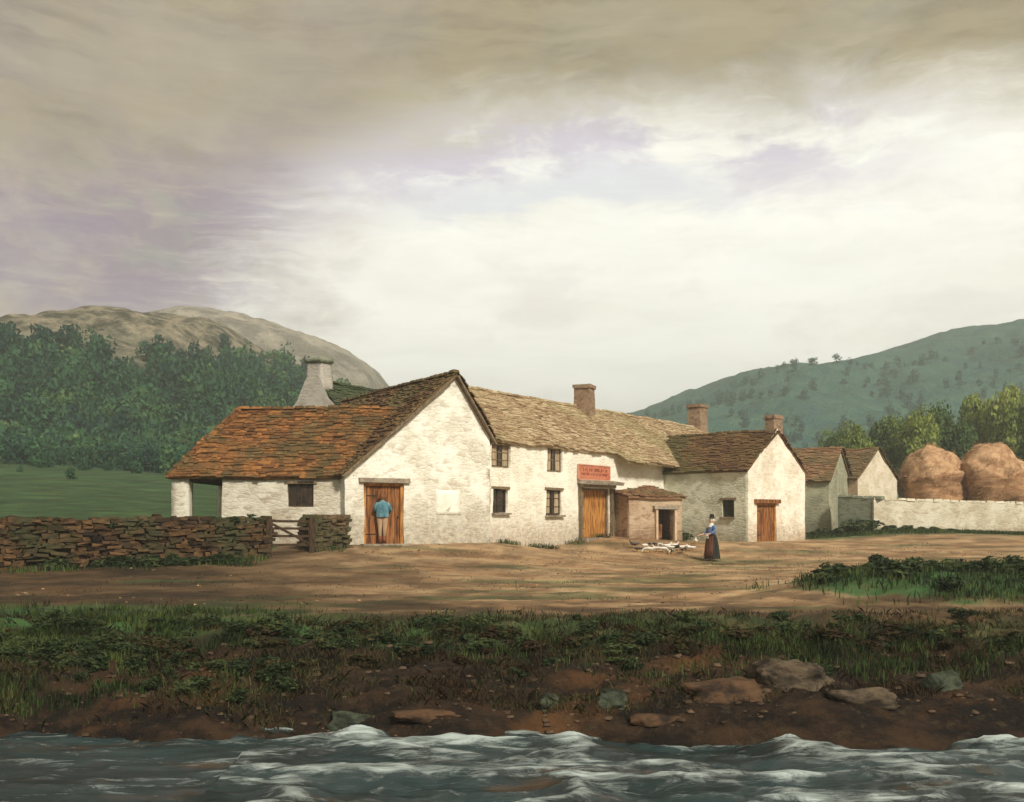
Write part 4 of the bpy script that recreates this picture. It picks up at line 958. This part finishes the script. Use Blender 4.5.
# ------------------------------------------------------------------ rocks on the bank
def rock(px, py, Yd, size, matl, label, seed):
    x = (px-512)/F*Yd; z = g1(x, Yd); rs = random.Random(seed); o = MB(); n1_, n2_ = 26, 40; vs = []
    off = Vector((seed*3.1, 0, 0))
    for j in range(n1_+1):
        th = math.pi*j/n1_
        for i in range(n2_):
            a = 2*math.pi*i/n2_; q = Vector((math.sin(th)*math.cos(a), math.sin(th)*math.sin(a), math.cos(th)))
            q = q*(1+.50*mn.noise(q*1.3+off)+.26*(abs(mn.noise(q*2.6+off))-.2)+.10*mn.noise(q*6+off)+.05*mn.noise(q*13+off)); q = Vector((math.copysign(abs(q.x)**.8, q.x), math.copysign(abs(q.y)**.8, q.y), math.copysign(abs(q.z)**.75, q.z)))
            vs.append(Vector((x+q.x*size[0]/2, Yd+q.y*size[1]/2, z+q.z*size[2]/2-size[2]*.12)))
    fs = [(j*n2_+i, j*n2_+(i+1) % n2_, (j+1)*n2_+(i+1) % n2_, (j+1)*n2_+i) for j in range(n1_) for i in range(n2_)]
    o.add(vs, fs); r = o.build('rock', matl, None, True); tag(r, label, 'rock', 'rocks on the river bank'); return r
rock(728, 700, 12.75, (1.1, .6, .42), ROCKO, 'low rusty brown rock above the rapids right of centre', 1)
rock(792, 690, 13.0, (1.0, .7, .50), ROCK, 'rounded grey brown boulder with a bare top, right of the rusty rock', 2)
rock(352, 702, 12.6, (.62, .45, .34), ROCKG, 'mossy greenish grey rock by the water left of centre', 3)
rock(945, 700, 12.8, (.5, .4, .42), ROCKG, 'upright pale mossy rock at the right end of the bank', 4)
rock(548, 700, 12.9, (.30, .5, .32), ROCKG, 'narrow sloping mossy rock on the middle of the bank', 5)
rock(612, 702, 12.8, (.40, .35, .24), ROCKG, 'small squarish mossy rock just right of the middle of the bank', 6)
rock(862, 716, 12.4, (.8, .4, .26), ROCK, 'flat brown rock at the waterline right of the boulder', 7)
rock(425, 722, 12.35, (.8, .3, .16), ROCKO, 'flat orange brown ledge of rock at the waterline', 8)
rock(655, 722, 12.3, (.55, .3, .18), ROCKO, 'small orange brown stone at the waterline below the squarish mossy rock', 9)

# ------------------------------------------------------------------ grass and herbs
def blades(name, xs, ys, hgt, wid, matl, label, seed, lean=.5, cat='grass'):
    r = np.random.default_rng(seed); n = len(xs); z = gh(xs, ys)-.01; a = r.uniform(0, 6.28, n); h = hgt*r.uniform(.45, 1.25, n)
    ln = lean*r.uniform(.1, 1, n)*h; b_ = a+r.uniform(-1, 1, n)+1.57
    wx_, wy_ = np.cos(a)*wid, np.sin(a)*wid; lx, ly = np.cos(b_)*ln, np.sin(b_)*ln
    p0_ = np.stack([xs-wx_, ys-wy_, z], -1); p1_ = np.stack([xs+wx_, ys+wy_, z], -1)
    p2_ = np.stack([xs+wx_*.7+lx*.35, ys+wy_*.7+ly*.35, z+h*.6], -1); p3_ = np.stack([xs-wx_*.5+lx*.35, ys-wy_*.5+ly*.35, z+h*.6], -1); p4_ = np.stack([xs+lx, ys+ly, z+h*.96], -1)
    V = np.stack([p0_, p1_, p2_, p4_, p3_], 1).reshape(-1, 3)
    o = np_mesh(name, V, np.arange(n*5).reshape(n, 5), matl); tag(o, label, cat, kind='stuff'); return o
def scatter(n, x0, x1, y0, y1, dens, seed):
    r = np.random.default_rng(seed); x = r.uniform(x0, x1, n); y = r.uniform(y0, y1, n); k = r.random(n) < dens(x, y); return x[k], y[k]
def d_bank(x, y):
    e = fbm(x*.9, y*1.6+4, 4); e2 = fbm(x*.3, y*.5+8, 3)
    top_ = sst(y+.2*np.clip(x-1, 0, 8)+1.1*e, 14.0, 15.4)*(1-sst(y+.22*np.clip(x-1, 0, 8)+2.4*e+1.8*e2-1.5*fbm(x*.14+2, x*0, 2), 15.2, 18.6))
    leftb = (1-sst(x, -6.5, -2.5))*sst(y, 12.6, 13.4)*(1-sst(y, 15.8, 17))
    top_ = top_*(1-.62*np.exp(-((x+1.4)/2.6)**2)*(y > 15.2))
    leftb = leftb+.30*sst(y, 12.5, 13.2)*(1-sst(y, 15, 16))*sst(e2, -.1, .3)
    return np.clip((top_*.9+leftb*.9)*sst(e+.35*e2+.8*fbm(x*2.6, y*3.4, 3), -.25, .45), 0, 1)
xs, ys = scatter(330000, -16, 17, 12.5, 20.5, d_bank, 1)
blades('grass', xs, ys, .15, .0075, GRASS, 'green grass along the top of the river bank', 1)
def d_dry(x, y):
    e = fbm(x*1.2+8, y*1.8+4, 4); return .95*sst(e, -.3, .2)*sst(y, 12.3, 12.7)*(1-sst(y, 15.5, 18))
xs, ys = scatter(150000, -15, 16, 12.4, 18.0, d_dry, 2)
blades('dry_grass', xs, ys, .11, .006, GRASSY, 'dry brown grass and roots hanging on the earth of the river bank', 2, 1.3)
def d_yard(x, y):
    e = fbm(x*.8+8, y*1.0+4, 4); wall_y = np.interp(x, [-26, -18, -7.4, -5.5, -2], [26.5, 27.2, 30, 32.6, 36]); dl = wall_y-y
    a = (x < -7.2)*sst(dl+.5*e, -.1, .1)*(1-sst(dl+1.3*e, .9, 2.1))
    a2 = ((x > -6.3) & (x < -5.3))*sst(y, 31, 31.6)*(1-sst(y, 32.4, 32.8))*.9
    mound = np.exp(-((x-9.7)/4.0)**2-((y-22)/3.2)**2); a3 = sst(mound+.3*e, .35, .55)*.9
    s = (x-C0.x)*dc.y-(y-C0.y)*dc.x; t_ = (x-C0.x)*dc.x+(y-C0.y)*dc.y
    a4 = ((s > 0) & (s < .5+.6*np.abs(e)) & (t_ > 0.3) & (t_ < 8.2))*sst(e, -.35, .1)
    a5 = sst(x-.3*(y-48), 13.6, 14.6)*sst(y+1.2*e, 48.3, 50)*(y < 54)*.8
    a6 = (x > 14)*(1-sst(np.abs(y-25.5+.25*(x-14)+e), .4, 1.4))*.4
    a7 = ((x > 9.0) & (x < 10.8) & (y > 43.5) & (y < 45))*.0
    return np.clip(a+a2+a3+a4+a5+a6+a7, 0, 1)
xs, ys = scatter(330000, -22, 30, 18, 54, d_yard, 3)
blades('grass', xs, ys, .20, .013, GRASS, 'green grass at the foot of the walls and on the mound at the right', 3)
def leafy(name, pts, r0, n, matl, label, seed, leaf=.022, zo=0.0):
    r = np.random.default_rng(seed); blk = []
    for x, y, s in pts:
        pr = crown_proto(n, 9, leaf/s, int(r.integers(1e6)), .8); blk.append(pr*np.array([s*1.5, s*1.1, s*.75])*r.uniform(.8, 1.25, 3)+np.array([x, y, g1(x, y)+s*.30+zo]))
    o = merge(name, blk, matl); tag(o, label, 'undergrowth', kind='stuff'); return o
r = np.random.default_rng(11); pts = []
while len(pts) < 190:
    y = r.uniform(12.9, 16.5); x = r.uniform(-9, 10); e = float(fbm(np.array([x*.6]), np.array([y*.9+4]), 3)[0])
    k = (.85 if x < -3.2 else .40)*(1 if e > -.1 else .2)*(1 if (y > 14.6 or x < -3) else .18)
    if r.random() < k: pts.append((x, y, r.uniform(.09, .24)))
leafy('undergrowth', pts, .2, 520, HERB, 'low leafy weeds and brambles on the river bank', 12)
leafy('undergrowth', [(r.uniform(-12, 13), 14.9+r.normal(0, .35), r.uniform(.07, .2)) for _ in range(120)], .2, 420, GRASSY, 'brown dead stems and sods along the broken edge of the river bank', 21, .03)
pts = [(r.normal(9.8, 2.0), r.normal(22, 1.1), r.uniform(.2, .4)) for _ in range(46)]
leafy('undergrowth', pts, .3, 420, HERB, 'leafy growth over the mound at the right of the yard', 13, .05)
pts = [(r.uniform(-21, -8), 0, r.uniform(.15, .32)) for _ in range(170)]; pts = [(x, float(np.interp(x, [-26, -18, -7.4], [26.0, 26.6, 29.4]))+r.uniform(-.7, .25), s) for x, _, s in pts]
leafy('undergrowth', pts, .3, 380, HERB, 'weeds along the foot of the long dry stone wall', 14, .045)
pts = [((px-512)/F*Y_, Y_, s) for px, Y_, s in [(846, 52.4, .6), (852, 52.0, .75), (860, 51.8, .7), (868, 51.6, .6), (838, 52.5, .5), (812, 52, .35), (824, 52, .4), (890, 51.2, .3), (905, 51.4, .3), (922, 51.6, .28), (935, 51.6, .3), (950, 51.8, .22), (679, 46.6, .55), (676, 46.2, .4)]]
leafy('undergrowth', pts, .3, 600, HERB, 'weeds and nettles against the mossy and white walls at the right', 15, .07)
wtop = lambda x: float(np.interp(x, [-26, -13.55, -10.35, -7.4], [26.2, 27, 28.6, 30]))
leafy('undergrowth', [(x, wtop(x)+r.uniform(.0, .5), r.uniform(.07, .2)) for x in r.uniform(-20, -7.6, 46)], .2, 300, HERB, 'ivy and moss growing over the top of the dry stone wall', 31, .03, zo=1.13)
def d_weed(x, y):
    return .5*sst(fbm(x*.7+30, y*.9, 4), .12, .4)*sst(y, 18, 20)
xs, ys = scatter(42000, -16, 18, 17, 44, d_weed, 41); k_ = zones(xs, ys)[0] > .35; blades('grass', xs[k_], ys[k_], .055, .012, GRASSY, 'thin worn grass and weeds in the trodden yard', 41, 1.0)
def d_straw(x, y):
    return np.clip(sst(fbm(x*.5+3, y*.5+7, 3), .1, .4)*.35+.8*np.exp(-((x-5.5)/2.2)**2-((y-39)/2.5)**2)+.7*np.exp(-((x+4.6)/1.4)**2-((y-32.6)/1.0)**2), 0, 1)
xs, ys = scatter(9000, -12, 16, 19, 44, d_straw, 42); k_ = zones(xs, ys)[0] > .5; blades('straw', xs[k_], ys[k_], .028, .055, HAYT, 'pale loose straw trodden into the yard', 42, 6.0)
# loose stones of the track
def pebbles(n, seed):
    r = np.random.default_rng(seed); x = r.uniform(-16, 18, n); y = np.where(r.random(n) < .65, r.uniform(12.1, 15, n), r.uniform(15, 40, n)); s = np.where(y < 15, r.uniform(.012, .06, n)*r.random(n)**1.6+.008, r.uniform(.010, .03, n)); z = gh(x, y)
    base = np.array([[-1, -.8, 0], [1, -.7, 0], [.8, .9, 0], [-.9, .8, 0], [-.75, -.65, .5], [.8, -.55, .42], [.6, .7, .48], [-.7, .6, .55]])
    P_ = base[None]*s[:, None, None]*r.uniform(.7, 1.3, (n, 8, 3)); a = r.uniform(0, 6.28, n); ca, sa = np.cos(a)[:, None], np.sin(a)[:, None]
    X_ = P_[..., 0]*ca-P_[..., 1]*sa; Y_ = P_[..., 0]*sa+P_[..., 1]*ca; V = np.stack([X_+x[:, None], Y_+y[:, None], P_[..., 2]+z[:, None]-.004], -1).reshape(-1, 3)
    f = np.array([[4, 5, 6, 7], [0, 1, 5, 4], [1, 2, 6, 5], [2, 3, 7, 6], [3, 0, 4, 7]]); Fq = (f[None]+(np.arange(n)*8)[:, None, None]).reshape(-1, 4)
    o = np_mesh('gravel', V, Fq, slatemat('loose stones', [(.022, .015, .009), (.06, .038, .022), (.15, .10, .062), (.05, .03, .018), (.09, .06, .04)])); tag(o, 'loose small stones scattered over the yard and bank', 'gravel', kind='stuff')
pebbles(5000, 8)

# ------------------------------------------------------------------ people
def skin(name, verts, edges, radii, matl, parent, root=0, sub=2):
    me = bpy.data.meshes.new(name); me.from_pydata(verts, edges, []); o = bpy.data.objects.new(name, me); col.objects.link(o); me.materials.append(matl)
    if parent: o.parent = parent
    m = o.modifiers.new('Skin', 'SKIN'); m.use_smooth_shade = True
    sk = me.skin_vertices[0].data
    for i, r_ in enumerate(radii): sk[i].radius = r_ if isinstance(r_, tuple) else (r_, r_); sk[i].use_root = (i == root)
    s_ = o.modifiers.new('Sub', 'SUBSURF'); s_.levels = sub; s_.render_levels = sub
    return o
def body(parent, armL, armR, legs, matl=SKIN, hd=(0, 0)):
    """figure facing -Y in local space, standing height about 1.6"""
    V = [(0, 0, .86), (0, 0, 1.02), (0, .01, 1.20), (0, .01, 1.31), (0, 0, 1.38), (hd[0]*.3, hd[1]*.3-.01, 1.44), (hd[0], hd[1]-.02, 1.53), (hd[0], hd[1]-.01, 1.60)]
    Rr = [(.13, .10), (.115, .085), (.14, .095), (.10, .07), (.05, .05), (.065, .07), (.078, .092), (.055, .065)]; E = [(i, i+1) for i in range(7)]
    def chain(start, pts, rad):
        p_ = start
        for q, r__ in zip(pts, rad): V.append(q); Rr.append((r__, r__)); E.append((p_, len(V)-1)); p_ = len(V)-1
        return p_
    for sgn, arm in ((1, armL), (-1, armR)):
        e = chain(3, [(sgn*.15, .01, 1.30)]+arm, [.052, .04, .03, .026]); wr = Vector(arm[-1]); dr = (wr-Vector(arm[-2])).normalized(); sd__ = dr.cross(Vector((0, 0, 1)))
        sd__ = sd__.normalized() if sd__.length > .1 else Vector((1, 0, 0)); dn = dr.cross(sd__)
        pm = chain(e, [tuple(wr+dr*.05)], [.024])
        for k, ln in ((-1.5, .062), (-.5, .075), (.5, .07), (1.5, .055)):
            b0 = wr+dr*.085+sd__*k*.017; chain(pm, [tuple(b0), tuple(b0+dr*ln*.5+dn*.01), tuple(b0+dr*ln*.85+dn*.028)], [.0085, .008, .006])
        b0 = wr+dr*.03+sd__*.03; chain(e, [tuple(b0), tuple(b0+dr*.03+sd__*.022)], [.010, .007])
    for sgn, lg in zip((1, -1), legs): chain(0, [(sgn*.085, 0, .80)]+lg, [.085, .055, .036, .034, .022])
    return skin('body', V, E, Rr, matl, parent, 0, 2)
def lathe(rings, seg=28, fold=0.0, nf=9):
    """rings: (cx, cy, z, rx, ry)"""
    mb = MB(); vs = []
    for j, (cx, cy, z, rx_, ry_) in enumerate(rings):
        for i in range(seg):
            a = 2*math.pi*i/seg; k = 1+fold*math.sin(nf*a+.4*j)*(1-j/len(rings)); vs.append((cx+math.cos(a)*rx_*k, cy+math.sin(a)*ry_*k, z))
    fs = [(j*seg+i, j*seg+(i+1) % seg, (j+1)*seg+(i+1) % seg, (j+1)*seg+i) for j in range(len(rings)-1) for i in range(seg)]; fs.append(tuple(range((len(rings)-1)*seg, len(rings)*seg)))
    mb.add(vs, fs); return mb
def local(mb, name, matl, parent, smooth=True):
    me = bpy.data.meshes.new(name); me.from_pydata([tuple(q) for q in mb.v], [], mb.f); me.materials.append(matl)
    if smooth: me.polygons.foreach_set('use_smooth', [True]*len(me.polygons))
    o = bpy.data.objects.new(name, me); col.objects.link(o); o.parent = parent; return o
def face(parent, hx, hy, z):
    mb = MB(); mb.tube([(hx, hy-.085, z+.012), (hx, hy-.112, z-.012), (hx, hy-.088, z-.022)], [.006, .013, .008], 6); local(mb, 'nose', SKIN, parent)
    for s in (-1, 1):
        mb = MB(); mb.tube([(hx+s*.03, hy-.088, z+.012), (hx+s*.03, hy-.095, z+.012)], .009, 8); local(mb, 'eye', FELT, parent)
        mb = MB(); mb.tube([(hx+s*.083, hy+.0, z+.02), (hx+s*.09, hy+.005, z), (hx+s*.083, hy, z-.025)], [.008, .014, .007], 6); local(mb, 'ear', SKIN, parent)
    mb = MB(); mb.tube([(hx-.022, hy-.085, z-.045), (hx, hy-.093, z-.047), (hx+.022, hy-.085, z-.045)], [.003, .006, .003], 6); local(mb, 'mouth', REDC, parent)
# the woman feeding poultry
wx0 = (711.5-512)/F*37; wz = g1(wx0, 37)
wo = empty('person', (wx0, 37, wz), 'figure in blue bodice, dark skirt and dark hat feeding the ducks', 'person')
wo.rotation_euler = (0, 0, R(-62))
legs = [[(.09, 0, .44), (.09, .01, .09), (.09, -.02, .045), (.095, -.14, .03)], [(-.09, -.02, .44), (-.09, .0, .09), (-.09, -.03, .045), (-.095, -.15, .03)]]
bd_ = body(wo, [(.22, -.06, 1.08), (.18, -.24, 1.02), (.14, -.30, 1.02)], [(-.22, -.04, 1.08), (-.20, -.25, 1.00), (-.18, -.38, .98)], legs)
face(bd_, 0, -.02, 1.535)
local(lathe([(0, .03, .10, .27, .30), (0, .03, .3, .25, .27), (0, .03, .6, .225, .235), (0, .02, .85, .195, .185), (0, .01, 1.0, .15, .13), (0, 0, 1.04, .12, .10)], 54, .07, 9), 'skirt', SKIRT, wo)
mb = MB(); vs = []
for j, (z, r1, r2) in enumerate(((.16, .275, .305), (.4, .25, .268), (.7, .22, .225), (.9, .19, .18), (1.02, .145, .125))):
    for i in range(9):
        a = R(-90+(-62+i*15.5)); vs.append((math.cos(a)*(r1+.012)*(1+.03*math.sin(i*2.1)), .03*(1-j*.2)+math.sin(a)*(r2+.012)*(1+.03*math.sin(i*2.1)), z))
mb.add(vs, [(j*9+i, j*9+i+1, (j+1)*9+i+1, (j+1)*9+i) for j in range(4) for i in range(8)]); ap = local(mb, 'apron', simple('dull red brown apron', (.06, .022, .015), (.13, .05, .032), 8, .95, (2, 2, .3)), wo); ap.modifiers.new('thick', 'SOLIDIFY').thickness = .012
local(lathe([(0, 0, 1.0, .145, .125), (0, .0, 1.10, .165, .13), (0, .01, 1.22, .19, .135), (0, .01, 1.30, .175, .12), (0, 0, 1.36, .10, .085), (0, 0, 1.39, .06, .06)], 28), 'bodice', BLUE, wo)
for s, pts_ in ((1, [(.14, .01, 1.31), (.2, -.02, 1.2), (.225, -.06, 1.08), (.19, -.2, 1.03)]), (-1, [(-.14, .01, 1.31), (-.2, -.02, 1.2), (-.225, -.04, 1.08), (-.205, -.2, 1.02)])):
    mb = MB(); mb.tube(pts_, [.075, .068, .06, .045], 12); local(mb, 'sleeve', BLUE, wo)
local(lathe([(0, 0, 1.27, .155, .13), (0, 0, 1.33, .14, .115), (0, 0, 1.375, .085, .08), (0, -.01, 1.41, .065, .065)], 24), 'kerchief', WHITE, wo)
local(lathe([(0, 0, 1.50, .092, .105), (0, 0, 1.55, .098, .11), (0, 0, 1.61, .085, .095), (0, 0, 1.65, .04, .05)], 20), 'cap', WHITE, wo).location = (0, .022, 0)
hat = lathe([(0, .02, 1.615, .16, .165), (0, .02, 1.622, .16, .165), (0, .02, 1.628, .095, .10), (0, .02, 1.70, .082, .086), (0, .02, 1.745, .075, .08), (0, .02, 1.75, .03, .03)], 24); local(hat, 'hat', FELT, wo)
mb = MB(); mb.tube([(-.02, -.15, .98), (0, -.19, .92), (.02, -.19, .85)], [.055, .07, .05], 10); local(mb, 'feed_cloth', WHITE, wo)
# the figure at the big door
fx, fy = W3(PL, Vector((g_.x, g_.y)), Vector((-g_.y, g_.x)), (dA[0]+dA[1])/2-.12, 0, -.12).to_2d()
fz = .745
fo_ = empty('person', (fx, fy, fz), 'figure in teal smock and red boots at the door of the gabled house', 'person')
fo_.rotation_euler = (0, 0, R(190)); fo_.scale = (1.03, 1.03, 1.03)
legs = [[(.08, -.02, .44), (.075, .03, .09), (.075, .0, .045), (.085, -.12, .03)], [(-.07, .0, .44), (-.055, .02, .09), (-.055, -.02, .045), (-.06, -.14, .03)]]
bd2 = body(fo_, [(.25, -.02, 1.08), (.17, -.18, 1.02), (.10, -.22, 1.05)], [(-.26, .0, 1.09), (-.2, -.16, .98), (-.12, -.22, .97)], legs, SKIN)
face(bd2, 0, -.02, 1.535)
local(lathe([(0, 0, .86, .20, .17), (0, 0, .95, .205, .18), (0, .01, 1.1, .20, .165), (0, .01, 1.24, .195, .15), (0, .01, 1.32, .165, .12), (0, 0, 1.38, .08, .075), (0, 0, 1.40, .06, .06)], 36, .04, 7), 'smock', BLUEG, fo_)
for pts_ in ([(.13, .01, 1.31), (.21, .0, 1.2), (.25, -.02, 1.08), (.18, -.16, 1.02)], [(-.13, .01, 1.31), (-.215, .01, 1.2), (-.26, 0, 1.09), (-.21, -.14, 1.0)]):
    mb = MB(); mb.tube(pts_, [.08, .072, .062, .05], 12); local(mb, 'sleeve', BLUEG, fo_)
for s, l_ in ((1, [(.075, 0, .93), (.085, 0, .8), (.08, -.015, .45), (.075, .02, .14)]), (-1, [(-.065, 0, .93), (-.08, 0, .8), (-.07, .0, .45), (-.055, .02, .14)])):
    mb = MB(); mb.tube(l_, [.10, .10, .065, .055], 14); local(mb, 'trouser_leg', PALEC, fo_)
    mb = MB(); mb.tube([(l_[3][0], .025, .24), (l_[3][0], .025, .09), (l_[3][0], .0, .05), (l_[3][0]+s*.01, -.10, .04), (l_[3][0]+s*.012, -.15, .03)], [.058, .052, .055, .045, .03], 12); local(mb, 'boot', BOOT, fo_)
local(lathe([(0, .03, 1.46, .085, .085), (0, .03, 1.52, .096, .10), (0, .02, 1.59, .092, .102), (0, .01, 1.65, .06, .07), (0, .0, 1.665, .02, .02)], 22), 'hair', HAIR, fo_)

# ------------------------------------------------------------------ poultry
def duck(matl, label, group, pose='stand'):
    o = empty('duck', (0, 0, 0), label, 'duck', group)
    hd = {'stand': [(.14, 0, .22), (.165, 0, .27), (.19, 0, .31), (.215, 0, .315)], 'feed': [(.18, 0, .19), (.235, 0, .15), (.27, 0, .085), (.285, 0, .065)]}[pose]
    V = [(0, 0, .17), (-.10, 0, .175), (-.19, 0, .20), (-.25, 0, .225), (.08, 0, .18)]+hd
    E = [(0, 1), (1, 2), (2, 3), (0, 4), (4, 5), (5, 6), (6, 7), (7, 8)]; Rr = [(.085, .075), (.08, .07), (.045, .035), (.02, .008), (.075, .07), (.04, .04), (.028, .028), (.036, .036), (.026, .026)]
    bd = skin('body', V, E, Rr, matl, o, 0, 2)
    hx, hz = hd[-1][0], hd[-1][2]; mb = MB(); dx, dz_ = (.07, -.015) if pose == 'stand' else (.03, -.055)
    mb.tube([(hx+.01, 0, hz), (hx+dx*.6, 0, hz+dz_*.6), (hx+dx, 0, hz+dz_)], [.018, .015, .011], 8); local(mb, 'bill', BILL, o)
    for s in (-1, 1):
        mb = MB(); mb.tube([(0.01, s*.04, .12), (.0, s*.045, .05), (.01, s*.045, .012), (.05, s*.05, .006)], [.014, .009, .010, .016], 6); local(mb, 'leg', BILL, o)
        mb = MB(); mb.tube([(.08, s*.07, .19), (0, s*.083, .19), (-.1, s*.07, .20), (-.2, s*.03, .215)], [.02, .045, .035, .008], 8); local(mb, 'wing', matl, o)
    return o
kinds = {'w': (FEATHW, 'white duck feeding in the loose flock before the inn'), 'd': (FEATHD, 'black and white duck in the flock before the inn'), 'g': (FEATHG, 'dark grey brown duck at the left end of the flock')}
protos_d = {}
birds = [(634, 550.5, 'g', 'stand', 2.6), (638, 552.5, 'g', 'feed', .3), (645, 551, 'w', 'feed', 1.0), (649, 553, 'w', 'feed', 2.9), (653, 550.5, 'd', 'feed', 0.2), (657, 552, 'w', 'stand', 3.3), (660, 549.5, 'w', 'feed', 1.8),
         (663, 552.5, 'w', 'feed', .5), (667, 549.5, 'w', 'stand', .1), (670, 551.5, 'w', 'feed', 2.4), (674, 549, 'w', 'stand', -.4), (677, 552, 'd', 'feed', .9), (680, 550.5, 'w', 'feed', 3.0), (683, 553.5, 'd', 'feed', 1.4), (686, 551.5, 'w', 'feed', -.3), (691, 553, 'w', 'stand', 3.2),
         (672, 554.5, 'd', 'feed', 4.1)]
ORD = 'first second third fourth fifth sixth seventh eighth ninth tenth eleventh twelfth thirteenth fourteenth fifteenth sixteenth seventeenth eighteenth'.split()
birds.sort(key=lambda q: q[0])
LOOK = {'w': 'white duck', 'd': 'black and white duck', 'g': 'dark grey brown duck'}
for bi, (px, py, k, pose, a) in enumerate(birds):
    Yd = 40.0
    for _ in range(12):        # march to where the ray meets the yard
        z = g1((px-512)/F*Yd, Yd); Yd = (ZC-z)/((py-HZ)/F)*.5+Yd*.5
    key = (k, pose)
    if key not in protos_d: protos_d[key] = duck(kinds[k][0], kinds[k][1]+(', head up' if pose == 'stand' else ', head down'), 'ducks feeding in the yard', pose); o = protos_d[key]
    else: o = copy_tree(protos_d[key])
    o['label'] = LOOK[k]+(' with head raised, ' if pose == 'stand' else ' with head lowered, ')+ORD[bi]+' bird from the left in the flock'
    x = (px-512)/F*Yd; o.location = (x, Yd, g1(x, Yd)-.01); o.rotation_euler = (0, 0, a); s = random.uniform(.85, 1.0); o.scale = (s, s, s)
o = copy_tree(protos_d[('w', 'stand')]); x = (695.5-512)/F*42; o.location = (x, 42, g1(x, 42)); o.rotation_euler = (0, 0, 1.3); o['label'] = 'white duck standing alone behind the flock near the outhouse'

# ------------------------------------------------------------------ haze
m = bpy.data.materials.new('haze air'); m.use_nodes = True; t = NT(m.node_tree); t.n.clear(); out = t.node('ShaderNodeOutputMaterial')
pv_ = t.node('ShaderNodeVolumePrincipled'); pv_.inputs['Color'].default_value = (.88, .955, 1.0, 1); pv_.inputs['Density'].default_value = .0011; pv_.inputs['Anisotropy'].default_value = .2
t.l.new(pv_.outputs[0], out.inputs['Volume'])
mb = MB(); mb.box((0, 470, 48), (3200, 2500, 106)); hz = mb.build('haze', m); tag(hz, 'thin pale haze filling the valley', 'haze', kind='stuff')
